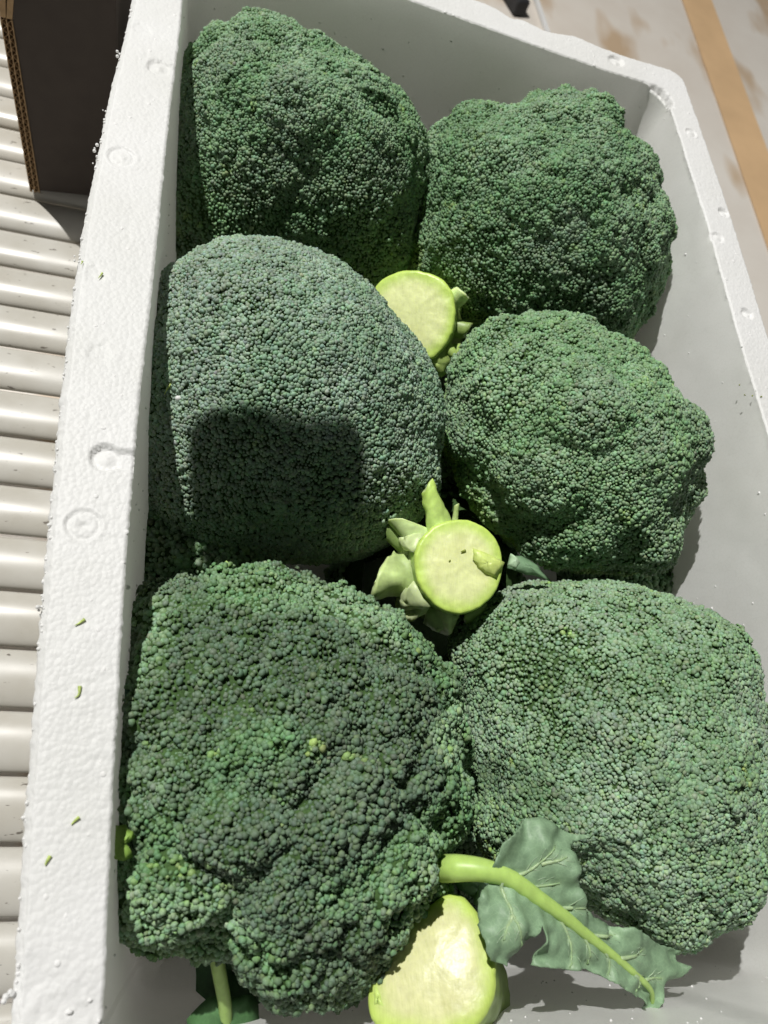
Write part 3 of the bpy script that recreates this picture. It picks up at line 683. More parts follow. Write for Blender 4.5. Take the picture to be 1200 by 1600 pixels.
# ------------------------------------------------------------------ broccoli
def fib(n, jit, seed):
    r = np.random.default_rng(seed)
    k = np.arange(n)+0.5
    z = 1-2*k/n; a = k*math.pi*(3-math.sqrt(5))
    s = np.stack([np.sqrt(1-z*z)*np.cos(a), np.sqrt(1-z*z)*np.sin(a), z], 1)
    s += r.normal(0, jit*math.sqrt(4*math.pi/n), s.shape)
    return s/np.linalg.norm(s, axis=1)[:, None]
def nearest2(S, Cc):
    d1 = np.empty(len(S)); d2 = np.empty(len(S)); id1 = np.empty(len(S), dtype=int)
    CT = Cc.T.astype(np.float32)
    for a in range(0, len(S), 4000):
        dot = S[a:a+4000].astype(np.float32) @ CT
        p = np.argpartition(-dot, 1, axis=1)[:, :2]
        v = np.take_along_axis(dot, p, 1); o = np.argsort(-v, axis=1)
        p = np.take_along_axis(p, o, 1); v = np.take_along_axis(v, o, 1)
        d1[a:a+4000] = np.sqrt(np.maximum(0, 2-2*v[:, 0])); d2[a:a+4000] = np.sqrt(np.maximum(0, 2-2*v[:, 1])); id1[a:a+4000] = p[:, 0]
    return d1, d2, id1
class Head:
    def __init__(s, h, depth, lobes, A1, A2, seed, A0=0.004, n2=420, spread=None):
        s.C = np.array(h['C']); s.F = np.array([h['u'], h['v'], h['n']])
        s.rho = np.array(h['rho']); s.R = s.rho.mean(); s.H = depth*s.R; s.seed = seed
        s.A1, s.A2, s.A0 = A1, A2*1.1, A0
        r = np.random.default_rng(seed)
        s.c1 = fib(lobes, 0.22, seed); s.o1 = r.uniform(-1, 1, lobes); s.k1 = math.sqrt(4*math.pi/lobes)
        s.c2 = fib(n2, 0.25, seed+1); s.o2 = r.uniform(-1, 1, n2); s.k2 = math.sqrt(4*math.pi/n2)
        s.off = r.uniform(0, 50, 3)
        n3 = 2300; s.c3 = fib(n3, 0.28, seed+2); s.o3 = r.uniform(-1, 1, n3); s.k3 = math.sqrt(4*math.pi/n3); s.A3 = 0.0009 if spread is None else spread
    def at(s, S, fine=False):
        """world points of unit directions S given in the head's own frame"""
        w = S+0.10*(np.stack([vnoise(S*3+s.off+q, s.seed+q) for q in (1, 2, 3)], 1)-0.5)
        w /= np.linalg.norm(w, axis=1)[:, None]
        a = np.arctan2(S[:, 1], S[:, 0])/(2*math.pi)*len(s.rho)
        ang = np.arange(-1, len(s.rho)+2)
        rho = np.interp(np.mod(a, len(s.rho)), ang, np.take(s.rho, ang, mode='wrap'))
        sn = np.hypot(S[:, 0], S[:, 1])
        rr = rho*smooth(0.1, 0.7, sn)+s.R*(1-smooth(0.1, 0.7, sn))
        low = np.where(S[:, 2] < 0, 1-0.12*S[:, 2]**2, 1)
        P_ = np.stack([rr*S[:, 0]*low, rr*S[:, 1]*low, s.H*S[:, 2]], 1)
        d1, d2, i1 = nearest2(w, s.c1); e = (d2-d1)/s.k1
        b = smooth(0, 0.55, e)
        disp = s.A1*(b-1)+s.A1*0.55*s.o1[i1]*smooth(0, 0.8, e)
        d1, d2, i2 = nearest2(w+0.02*(np.stack([vnoise(S*14+s.off+q, q) for q in (4, 5, 6)], 1)-0.5), s.c2); e2 = (d2-d1)/s.k2
        b2 = smooth(0, 0.6, e2)
        disp = disp+s.A2*(b2-1)+s.A2*0.5*s.o2[i2]*smooth(0, 0.7, e2)
        disp = disp+s.A0*2*(fbm(S*2.3+s.off, s.seed, 2)-0.5)
        if fine:
            d1, d2, i3 = nearest2(w+0.012*(np.stack([vnoise(S*40+s.off+q, q) for q in (7, 8, 9)], 1)-0.5), s.c3); e3 = (d2-d1)/s.k3
            disp = disp+s.A3*(smooth(0, 0.5, e3)-1)+s.A3*0.45*s.o3[i3]; s.i3 = i3
        P_ = P_+S*disp[:, None]
        s.e1, s.e2, s.i2, s.i1 = e, e2, i2, i1
        return s.C+P_ @ s.F
def bud_proto(level):
    if level == 2: prof = [(-0.55, 0.80), (0.10, 1.0), (0.62, 0.74)]; top = 0.92
    else: prof = [(-0.45, 0.95), (0.42, 0.86)]; top = 0.90
    n = 6; v = []; f = []
    for q, (z, r) in enumerate(prof):
        for k in range(n):
            a = 2*math.pi*(k+0.5*q)/n; v.append((r*math.cos(a), r*math.sin(a), z))
    v.append((0, 0, top))
    for q in range(len(prof)-1):
        for k in range(n):
            a, b = q*n+k, q*n+(k+1) % n; c, d = a+n, b+n
            if q % 2 == 0: f += [(a, b, c), (b, d, c)]
            else: f += [(a, b, c), (b, d, c)]
    q = (len(prof)-1)*n
    for k in range(n): f.append((q+k, q+(k+1) % n, len(v)-1))
    zz = np.array([p[2] for p in v]); return np.array(v), np.array(f), zz
def make_buds(name, head, spacing, level, pal, seed, parent, zmin=-0.15, count=None):
    r = np.random.default_rng(seed)
    n = count or int(4*math.pi*head.R**2*0.92/(0.866*spacing**2))
    S = fib(n, 0.20, seed+5); S = S[S[:, 2] > zmin]
    P0 = head.at(S, True); e1, e2, i1, i2, i3 = head.e1.copy(), head.e2.copy(), head.i1.copy(), head.i2.copy(), head.i3.copy()
    t1 = np.cross(S, np.where(np.abs(S[:, 2:3]) < 0.9, np.array([[0, 0, 1.0]]), np.array([[1.0, 0, 0]])))
    t1 /= np.linalg.norm(t1, axis=1)[:, None]; t2 = np.cross(S, t1); dl = 0.03
    def off(t):
        q = S+t*dl; q /= np.linalg.norm(q, axis=1)[:, None]; return head.at(q)
    a, b = off(t1)-off(-t1), off(t2)-off(-t2)
    N = np.cross(a, b); N /= np.linalg.norm(N, axis=1)[:, None]+1e-12
    radial = S @ head.F
    N = np.where((N*radial).sum(1)[:, None] < 0, -N, N)
    N = N*0.75+radial*0.25+r.normal(0, 0.12, N.shape); N /= np.linalg.norm(N, axis=1)[:, None]
    m = len(S)
    clump = vnoise(S*34+head.off, seed+3); clump2 = vnoise(S*75+head.off, seed+4)
    sink = 0.0009*(clump-0.5)+0.0008*(clump2-0.5)+r.normal(0, 0.00016, m)
    gone = r.random(m) < 0.012
    sink = sink-0.0016*gone
    P1 = P0+N*sink[:, None]
    rad = spacing*(0.38+0.46*r.random(m)**1.4)*1.06*(0.9+0.25*vnoise(S*6+head.off, seed+8))
    ref = r.normal(0, 1, (m, 3)); X = np.cross(N, ref); X /= np.linalg.norm(X, axis=1)[:, None]; Y = np.cross(N, X)
    v, f, zz = bud_proto(level)
    sx = rad*r.uniform(0.85, 1.18, m); sy = rad*r.uniform(0.85, 1.1, m); sz = rad*r.uniform(0.62, 0.95, m)*(1.3 if spacing == 0.0021 else 1.08)
    V = (P1[:, None, :]+X[:, None, :]*(v[None, :, 0:1]*sx[:, None, None])+Y[:, None, :]*(v[None, :, 1:2]*sy[:, None, None])
         + N[:, None, :]*(v[None, :, 2:3]*sz[:, None, None]))
    V = V+r.normal(0, 0.12, V.shape)*rad[:, None, None]
    F = (f[None]+(np.arange(m)*len(v))[:, None, None]).reshape(-1, 3)
    # pigment: glaucous green with greener, purplish and yellow patches
    base, deep, yellow, dusk = [np.array(pal[k]) for k in ('base', 'deep', 'yellow', 'dusk')]
    w1 = smooth(0.30, 0.70, fbm(S*4+head.off, seed+11, 3))[:, None]
    col = base*(1-w1)+deep*w1
    w2 = smooth(pal['dusk_at'], pal['dusk_at']+0.12, fbm(S*2.2+head.off+9, seed+12, 2))[:, None]
    col = col*(1-0.85*w2)+dusk*0.85*w2
    yl = vnoise(S*7+head.off+5, seed+13)*0.5+vnoise(S*22+head.off, seed+14)*0.4+r.random(m)*0.13
    w3 = 0.75*smooth(pal['yellow_at']-0.06, pal['yellow_at']+0.12, yl)
    up = (P1-head.C)[:, 2]/head.R
    under_ = smooth(-0.05, -0.5, up)*smooth(0.35, 0.6, vnoise(S*6+head.off, seed+15))
    w3 = np.maximum(w3, under_*0.75)[:, None]
    col = col*(1-w3)+yellow*w3
    tone = np.random.default_rng(seed+21).uniform(0.86, 1.14, len(head.c3))[i3][:, None]
    col = col*tone*r.uniform(0.84, 1.18, (m, 1))*(1+r.normal(0, 0.05, (m, 3)))
    hz = np.clip((zz-zz.min())/(zz.max()-zz.min()), 0, 1)[None, :, None]
    lowc = np.array([1.0, 1.04, 0.70])
    vc = col[:, None, :]*(lowc*(1-hz)+np.array([1.04, 1.0, 1.06])*hz)
    me = np_mesh(name, V.reshape(-1, 3), F); add_colors(me, np.clip(vc.reshape(-1, 3), 0.004, 1))
    o = under(link_mesh(name, me, M_BUD), parent)
    tag(o, kind='stuff'); return o
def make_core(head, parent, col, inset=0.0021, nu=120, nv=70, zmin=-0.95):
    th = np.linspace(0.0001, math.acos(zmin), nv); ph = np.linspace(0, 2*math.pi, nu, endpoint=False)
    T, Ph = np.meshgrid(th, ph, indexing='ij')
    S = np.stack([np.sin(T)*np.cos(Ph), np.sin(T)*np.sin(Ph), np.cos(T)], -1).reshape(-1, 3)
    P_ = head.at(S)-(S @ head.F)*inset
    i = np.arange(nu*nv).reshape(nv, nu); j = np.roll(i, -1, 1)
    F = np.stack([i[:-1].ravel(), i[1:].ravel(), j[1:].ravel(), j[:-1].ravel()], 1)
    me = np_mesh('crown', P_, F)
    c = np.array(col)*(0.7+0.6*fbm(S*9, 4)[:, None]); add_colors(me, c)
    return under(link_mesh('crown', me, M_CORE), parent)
def tube(pts, radii, n=14, caps=True, squash=None, wob=0.0, seed=0):
    """swept round section; returns verts, quads (caps as fans of degenerate quads are avoided: ends shrink to a point ring)"""
    pts = np.asarray(pts, dtype=float); m = len(pts)
    t = np.gradient(pts, axis=0); t /= np.linalg.norm(t, axis=1)[:, None]+1e-12
    ref = np.array([0, 0, 1.0]) if abs(t[0, 2]) < 0.85 else np.array([1.0, 0, 0])
    V = []
    x = np.cross(t[0], ref); x /= np.linalg.norm(x)
    rg = np.random.default_rng(seed)
    for k in range(m):
        x = x-t[k]*(x @ t[k]); x /= np.linalg.norm(x); y = np.cross(t[k], x)
        for q in range(n):
            a = 2*math.pi*q/n; rr = radii[k]*(1+wob*rg.normal())
            V.append(pts[k]+rr*(math.cos(a)*x+math.sin(a)*y))
    F = []
    for k in range(m-1):
        for q in range(n):
            F.append((k*n+q, k*n+(q+1) % n, (k+1)*n+(q+1) % n, (k+1)*n+q))
    return np.array(V), np.array(F)
def tube_obj(name, pts, radii, m, parent, col, col2=None, n=14, wob=0.0, seed=0, caps=True):
    pts = [np.array(p, dtype=float) for p in pts]; radii = list(radii)
    if caps:
        d0 = pts[0]-pts[1]; d0 /= np.linalg.norm(d0); d1 = pts[-1]-pts[-2]; d1 /= np.linalg.norm(d1)
        pts = [pts[0]+d0*1e-4]+pts+[pts[-1]+d1*1e-4]; radii = [radii[0]*0.02]+radii+[radii[-1]*0.02]
    V, F = tube(pts, radii, n, wob=wob, seed=seed)
    me = np_mesh(name, V, F)
    k = np.repeat(np.linspace(0, 1, len(pts)), n)[:, None]
    c = np.array(col)*(1-k)+np.array(col2 or col)*k
    c = c*(0.88+0.24*fbm(V*260, 3)[:, None]); add_colors(me, c)
    return under(link_mesh(name, me, m), parent)
def bez(p, n=10):
    """smooth curve through points (catmull-rom)"""
    p = [np.array(q, dtype=float) for q in p]; p = [2*p[0]-p[1]]+p+[2*p[-1]-p[-2]]
    out = []
    for i in range(1, len(p)-2):
        for t in np.linspace(0, 1, n, endpoint=False):
            out.append(0.5*((2*p[i])+(-p[i-1]+p[i+1])*t+(2*p[i-1]-5*p[i]+4*p[i+1]-p[i+2])*t*t+(-p[i-1]+3*p[i]-3*p[i+1]+p[i+2])*t**3))
    out.append(p[-2]); return np.array(out)

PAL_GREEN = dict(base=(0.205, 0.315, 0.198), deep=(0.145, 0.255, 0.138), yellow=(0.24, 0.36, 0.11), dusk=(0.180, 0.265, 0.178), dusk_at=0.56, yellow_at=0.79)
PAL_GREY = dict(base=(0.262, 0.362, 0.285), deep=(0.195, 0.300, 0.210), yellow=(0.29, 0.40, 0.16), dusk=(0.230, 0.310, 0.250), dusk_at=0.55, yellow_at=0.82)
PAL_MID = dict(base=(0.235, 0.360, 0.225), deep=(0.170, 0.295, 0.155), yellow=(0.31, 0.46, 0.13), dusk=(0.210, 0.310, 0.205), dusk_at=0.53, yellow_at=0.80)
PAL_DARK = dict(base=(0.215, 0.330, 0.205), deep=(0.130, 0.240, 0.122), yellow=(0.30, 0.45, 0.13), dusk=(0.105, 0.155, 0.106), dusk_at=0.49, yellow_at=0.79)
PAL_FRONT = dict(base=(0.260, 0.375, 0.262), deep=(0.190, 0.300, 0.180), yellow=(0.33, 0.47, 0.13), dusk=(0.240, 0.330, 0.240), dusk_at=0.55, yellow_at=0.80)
SPEC = {
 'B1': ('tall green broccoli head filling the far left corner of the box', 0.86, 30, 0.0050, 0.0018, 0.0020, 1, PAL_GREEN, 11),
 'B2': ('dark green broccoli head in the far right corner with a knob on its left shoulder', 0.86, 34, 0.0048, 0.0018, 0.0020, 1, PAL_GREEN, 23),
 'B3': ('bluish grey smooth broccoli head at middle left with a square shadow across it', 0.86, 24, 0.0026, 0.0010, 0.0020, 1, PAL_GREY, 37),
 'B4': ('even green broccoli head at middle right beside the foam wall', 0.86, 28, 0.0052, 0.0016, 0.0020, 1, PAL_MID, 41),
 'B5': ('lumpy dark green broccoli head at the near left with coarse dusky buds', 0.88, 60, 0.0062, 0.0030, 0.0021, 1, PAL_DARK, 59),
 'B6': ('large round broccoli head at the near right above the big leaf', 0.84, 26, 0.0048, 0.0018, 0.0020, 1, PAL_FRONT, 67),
}
HEAD_OBJ = {}
for key, (label, depth, lobes, A1, A2, spc, lev, pal, seed) in SPEC.items():
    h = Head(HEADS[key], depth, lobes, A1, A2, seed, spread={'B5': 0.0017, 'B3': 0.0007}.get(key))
    nz = np.array(HEADS[key]['n'])
    axis = nz*0.5+np.array([0, 0, 1.0])*0.5; axis /= np.linalg.norm(axis)
    basept = h.C-axis*(h.H*0.9)
    foot = basept-axis*0.02; foot[2] = max(foot[2], -0.175)
    root = empty('broccoli', foot, label, 'broccoli', 'broccoli heads packed in the foam box')
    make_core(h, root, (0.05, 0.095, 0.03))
    make_buds('buds', h, spc, lev, pal, seed*3+1, root)
    tube_obj('stem', [foot, foot+(h.C-foot)*0.35, h.C-axis*h.H*0.3], [0.019, 0.022, 0.034], M_STEM, root, (0.20, 0.32, 0.07), seed=seed)
    HEAD_OBJ[key] = (root, h)

for q, (c_, rad_, lab_) in enumerate(GAP_HEADS):
    hd = dict(C=c_, u=[1, 0, 0], v=[0, 1, 0], n=[0, 0, 1], rho=[rad_]*24)
    h = Head(hd, 0.75, 20, 0.004, 0.002, 91+q)
    root = empty('broccoli', (c_[0], c_[1], -0.19), lab_, 'broccoli', 'broccoli heads packed in the foam box')
    make_core(h, root, (0.05, 0.095, 0.03), nu=60, nv=40)
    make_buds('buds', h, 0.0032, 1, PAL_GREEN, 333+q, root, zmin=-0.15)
    tube_obj('stem', [h.C+np.array([0, 0, z_]) for z_ in (-0.045, -0.035, -0.02)], [0.014, 0.016, 0.022], M_STEM, root, (0.20, 0.32, 0.07), seed=5+q)

# ------------------------------------------------------------------ upturned broccoli: cut stems that stand up between the heads
SKIN = (0.30, 0.44, 0.10); PALE = (0.62, 0.70, 0.36)
def cut_stem(key, label, length, taper, seed, bulge=0.0, flat=1.0, core_col=(0.80, 0.85, 0.43), edge_col=(0.56, 0.75, 0.16), crown=True):
    s = STEMS[key]; C = np.array(s['C']); u, v, n = [np.array(s[k]) for k in 'uvn']
    rho = np.array(s['rho'])
    foot = C-n*length
    root = empty('broccoli', (foot[0], foot[1], max(foot[2], -0.19)), label, 'broccoli', 'upturned broccoli with cut stems')
    M_ = 96; a = np.linspace(0, 2*math.pi, M_, endpoint=False)
    rr = np.interp(a/(2*math.pi)*len(rho), np.arange(len(rho)+1), np.append(rho, rho[0]))
    k = np.ones(7)/7; rr = np.convolve(np.concatenate([rr[-3:], rr, rr[:3]]), k, 'valid')
    rg = np.random.default_rng(seed)
    circ = np.stack([np.cos(a), np.sin(a), np.zeros(M_)], 1)
    rr = rr*(1+0.018*(fbm(circ*3+seed, seed)-0.5)*2+0.012*(vnoise(circ*9+seed, seed+2)-0.5)*2)
    R = rr.mean()
    # the cut face: slightly domed, bevelled into a green rim
    V, col, rows_ = [], [], 0
    for q, (fr_, z) in enumerate([(0.001, bulge), (0.2, bulge*0.97), (0.4, bulge*0.86), (0.55, bulge*0.72), (0.68, bulge*0.55), (0.78, bulge*0.4), (0.86, bulge*0.26), (0.915, bulge*0.16), (0.955, bulge*0.07), (0.985, -0.0006), (1.0, -0.0019)]):
        p = C+(rr*fr_*np.cos(a))[:, None]*u+(rr*fr_*np.sin(a))[:, None]*v+n*z
        wob_ = (fbm(p*140, seed+3)-0.5)[:, None]*0.0022*min(1, fr_*2)
        V.append(p+n*wob_)
        w = smooth(0.62, 0.98, fr_+0.16*(fbm(p*170, seed+5)-0.5))
        w = w[:, None]*np.ones(3)
        spot = 1-0.10*fbm(p*90, seed+6)[:, None]
        col.append((np.array(core_col)*(1-w)+np.array(edge_col)*w)*spot)
        rows_ += 1
    def ringmesh(name, V, col, m, par, closed_start=False):
        mm = len(V); i = np.arange(mm*M_).reshape(mm, M_); j = np.roll(i, -1, 1)
        F = np.stack([i[:-1].ravel(), i[1:].ravel(), j[1:].ravel(), j[:-1].ravel()], 1)
        me = np_mesh(name, np.concatenate(V), F); add_colors(me, np.clip(np.concatenate(col), 0, 1))
        return under(link_mesh(name, me, m), par)
    ringmesh('cut_face', V, col, M_CUT, root)
    edge = V[-1]
    V2, c2 = [edge], [np.tile(np.array(edge_col)*0.95, (M_, 1))]
    for t in np.linspace(0.03, 1, 22):
        q = (edge-C)*(1-taper*t-0.05*math.sin(t*9+seed)*t)+C-n*(length*t)
        ridge = 0.10*(fbm(np.stack([np.cos(a)*2.4, np.sin(a)*2.4, np.full(M_, t*2.2)], 1)+seed, seed+8)-0.5)*2*min(1, t*8)
        q = q+(q-(C-n*(length*t)))*ridge[:, None]
        V2.append(q)
        c = np.array(SKIN)*(0.72+0.7*fbm(q*np.array([120, 120, 60]), seed+9)[:, None])
        g = smooth(0.0, 0.35, t)
        c2.append(c*(1-0.35*g)+np.array(edge_col)*0.35*(1-g)*0.5)
    ringmesh('stem', V2, c2, M_STEM, root)
    if crown:
        hd = dict(C=list(C-n*(length+0.035)), u=list(u), v=list(-v), n=list(-n), rho=[0.076]*24)
        h = Head(hd, 0.8, 30, 0.004, 0.002, seed+40)
        make_core(h, root, (0.05, 0.095, 0.03), zmin=-0.6, nu=60, nv=40)
        make_buds('buds', h, 0.0036, 1, PAL_GREEN, seed+70, root, zmin=-0.35)
    return root, C, u, v, n, R
def stub(root, C, u, v, n, R, ang, back, length, r0, r1, lean, seed, col=PALE, col2=None, name='leaf_stub'):
    """a cut leaf stalk on the flank of a stem: ang round the stem, lean towards the cut face"""
    d = math.cos(ang)*u+math.sin(ang)*v
    p0 = C-n*back+d*R*0.72
    dirn = d*math.cos(lean)+n*math.sin(lean)
    sid = np.cross(dirn, n)
    pts = bez([p0-dirn*0.006, p0+dirn*length*0.3, p0+dirn*length*0.7+n*length*0.05, p0+dirn*length+n*length*0.1], 6)
    k = np.linspace(0, 1, len(pts)); rad = np.interp(k, [0, 0.3, 1], [r0*1.25, r0, r1])
    rad = np.concatenate([[rad[0]*0.02], rad, [rad[-1]*0.8, rad[-1]*0.4, rad[-1]*0.01]])
    tip = pts[-1]
    pts = np.concatenate([[pts[0]-dirn*1e-4], pts, [tip+dirn*2e-4, tip+dirn*1e-4, tip]])
    V, F = tube(pts, rad, 18)
    # ridged flanks and a slanting, uneven cut
    cen = np.repeat(pts, 18, 0); rel = V-cen
    V = cen+rel*(1+0.55*(fbm(V*130+seed*7, seed, 2)-0.5))[:, None]
    rg = np.random.default_rng(seed); sl = rg.normal(0, 0.55, 2)
    kk = np.concatenate([[0], k, [1, 1, 1]]).repeat(18)
    xx, yy = rel @ n, rel @ np.cross(dirn, n)
    V = V+dirn*((sl[0]*xx+sl[1]*yy+0.0025*(vnoise(V*260, seed)-0.5))*smooth(0.3, 1.0, kk))[:, None]
    me = np_mesh(name, V, F)
    endw = np.concatenate([np.zeros(len(k)+1), [0.6, 1, 1]]).repeat(18)[:, None]
    kc = kk[:, None]; c = np.array(col)*(1-kc)+np.array(col2 or col)*kc
    c = c*(0.62+0.76*fbm(V*190, seed+2)[:, None]); c = c*(1-endw)+np.array((0.62, 0.72, 0.38))*endw
    add_colors(me, np.clip(c, 0, 1))
    return under(link_mesh(name, me, M_STEM), root)
def ragged(name, pts, parent, col, m=None, thick=0.0012, lift=0.004, seed=0, nrm=(0, 0, 1)):
    """a small torn piece of leaf or skin with an uneven outline and a curl; pts in the world"""
    pts = np.array(pts, dtype=float); c = pts.mean(0); nrm = np.array(nrm, dtype=float); nrm /= np.linalg.norm(nrm)
    n = len(pts); dense = []
    rg = np.random.default_rng(seed)
    for k in range(n):
        for t in (0, 0.33, 0.66):
            dense.append(pts[k]*(1-t)+pts[(k+1) % n]*t+rg.normal(0, 0.0005, 3))
    dense = np.array(dense); N_ = len(dense); V = [dense]
    for s_ in (0.66, 0.33, 0.02):
        q = c+(dense-c)*s_+nrm*lift*(1-s_**2); V.append(q)
    V = np.concatenate(V); i = np.arange(4*N_).reshape(4, N_); j = np.roll(i, -1, 1)
    F = np.stack([i[:-1].ravel(), j[:-1].ravel(), j[1:].ravel(), i[1:].ravel()], 1)
    me = np_mesh(name, V, F); add_colors(me, np.clip(np.array(col)*(0.75+0.5*fbm(V*300, seed)[:, None]), 0, 1))
    o = under(link_mesh(name, me, m or M_STEM), parent)
    md = o.modifiers.new('thickness', 'SOLIDIFY'); md.thickness = thick; md.offset = -1
    return o

r1, C, u, v, n, R = cut_stem('S1', 'pale green cut broccoli stem between the far heads partly behind the bluish head', 0.085, 0.18, 5, 0.0016)
stub(r1, C, u, v, n, R, 0.42, 0.0125, 0.015, 0.0078, 0.0062, 0.20, 1, (0.50, 0.66, 0.20), (0.60, 0.74, 0.34))
stub(r1, C, u, v, n, R, -0.25, 0.022, 0.014, 0.0075, 0.0065, -0.1, 2, (0.34, 0.46, 0.14), (0.26, 0.36, 0.10))
stub(r1, C, u, v, n, R, -0.85, 0.014, 0.013, 0.0070, 0.0035, 0.1, 3, (0.46, 0.60, 0.20), (0.36, 0.50, 0.12))
d = math.cos(-1.15)*u+math.sin(-1.15)*v; e = np.cross(n, d)
ragged('torn_skin', [C-n*.006+d*R*.9-e*.012, C-n*.006+d*R*.92+e*.010, C-n*.012+d*R*1.28+e*.008, C-n*.012+d*R*1.45-e*.001, C-n*.012+d*R*1.22-e*.006], r1, (0.36, 0.48, 0.14), seed=4, nrm=n)
ragged('torn_skin', [C-n*.02+d*R*.8+e*.008, C-n*.02+d*R*.9+e*.020, C-n*.022+d*R*1.35+e*.018, C-n*.022+d*R*1.3+e*.010], r1, (0.42, 0.58, 0.16), seed=5, nrm=n)

r2, C, u, v, n, R = cut_stem('S2', 'round pale cut broccoli stem with leaf stubs in the middle of the box', 0.085, 0.05, 9, 0.0012)
stub(r2, C, u, v, n, R, 1.92, 0.0125, 0.034, 0.0085, 0.0048, 0.10, 11, (0.56, 0.72, 0.26), (0.50, 0.70, 0.15))
stub(r2, C, u, v, n, R, 1.50, 0.022, 0.022, 0.0024, 0.0016, 0.1, 12, (0.48, 0.60, 0.24))
stub(r2, C, u, v, n, R, 2.35, 0.021, 0.013, 0.0105, 0.0100, 0.02, 13, (0.64, 0.76, 0.40), (0.52, 0.66, 0.28))
stub(r2, C, u, v, n, R, 2.80, 0.022, 0.012, 0.0110, 0.0105, 0.0, 16, (0.60, 0.72, 0.36), (0.48, 0.60, 0.24))
stub(r2, C, u, v, n, R, 2.55, 0.030, 0.026, 0.0080, 0.0075, 0.0, 17, (0.36, 0.48, 0.17), (0.22, 0.32, 0.10))
stub(r2, C, u, v, n, R, 3.25, 0.028, 0.027, 0.0135, 0.0135, 0.12, 14, (0.36, 0.47, 0.18), (0.50, 0.62, 0.26))
stub(r2, C, u, v, n, R, 3.75, 0.022, 0.012, 0.0120, 0.0110, 0.0, 15, (0.46, 0.58, 0.26), (0.54, 0.64, 0.32))
stub(r2, C, u, v, n, R, 4.40, 0.026, 0.012, 0.0130, 0.0110, 0.0, 18, (0.40, 0.52, 0.22), (0.52, 0.62, 0.32))
for q, (ang, b0, b1, wd, cc) in enumerate(((3.75, 0.006, 0.030, 0.013, (0.56, 0.66, 0.34)), (4.45, 0.016, 0.030, 0.014, (0.46, 0.60, 0.28)), (3.3, 0.016, 0.036, 0.011, (0.52, 0.66, 0.26)), (2.6, 0.004, 0.024, 0.010, (0.62, 0.74, 0.36)), (5.2, 0.018, 0.034, 0.012, (0.34, 0.48, 0.16)))):
    d = math.cos(ang)*u+math.sin(ang)*v; e = np.cross(n, d)
    ragged('torn_skin', [C-n*b0+d*R*.97-e*wd*.6, C-n*b0+d*R*.98+e*wd*.7, C-n*(b0+b1)*.6+d*R*1.18+e*wd*.5, C-n*b1+d*R*1.36+e*wd*.1, C-n*b1+d*R*1.25-e*wd*.6], r2, cc, seed=20+q, nrm=d)
# the chip standing on the cut face and the leaf scrap beside it
e1_ = u*0.011+v*0.006+n*0.0012
cf = C+n*0.0006
ragged('chip', [cf+u*.0085+v*.0105, cf+u*.0275+v*.0015, cf+u*.0225-v*.0055, cf+u*.0135-v*.001, cf+u*.0098+v*.003], r2, (0.60, 0.72, 0.22), M_CUT, 0.0018, 0.0022, 31, n)
PTS = {k: np.array(q) for k, q in PT.items()}
a_, b_ = PTS['s2leaf'], PTS['s2leaf2']
ll = b_-a_; sd = np.cross(ll/np.linalg.norm(ll), np.array([0, 0, 1.0]))
ragged('leaf_scrap', [a_-sd*.005-ll*.1, a_+sd*.004-ll*.1, a_+ll*.35+sd*.003, a_+ll*.7+sd*.002, b_+ll*.2, a_+ll*.75-sd*.006, a_+ll*.3-sd*.008], r2, (0.16, 0.27, 0.15), M_LEAF, 0.0007, 0.003, 33)
ragged('leaf_scrap', [a_-sd*.006-ll*.14, a_+sd*.003-ll*.10, a_+sd*.004+ll*.12, a_+ll*.26-sd*.001, a_+ll*.1-sd*.006], r2, (0.42, 0.58, 0.38), M_LEAF, 0.0007, 0.0045, 34)

r3, C, u, v, n, R = cut_stem('S3', 'thick yellowish cut broccoli stem at the bottom edge under the near left head', 0.07, 0.05, 14, 0.0048, core_col=(0.66, 0.66, 0.36), edge_col=(0.48, 0.62, 0.14), crown=False)
d = math.cos(3.6)*u+math.sin(3.6)*v; e = np.cross(n, d)
ragged('torn_skin', [C-n*.002+d*R*.98-e*.008, C-n*.002+d*R*.98+e*.006, C-n*.004+d*R*1.2+e*.002], r3, (0.46, 0.60, 0.16), seed=41, nrm=n)

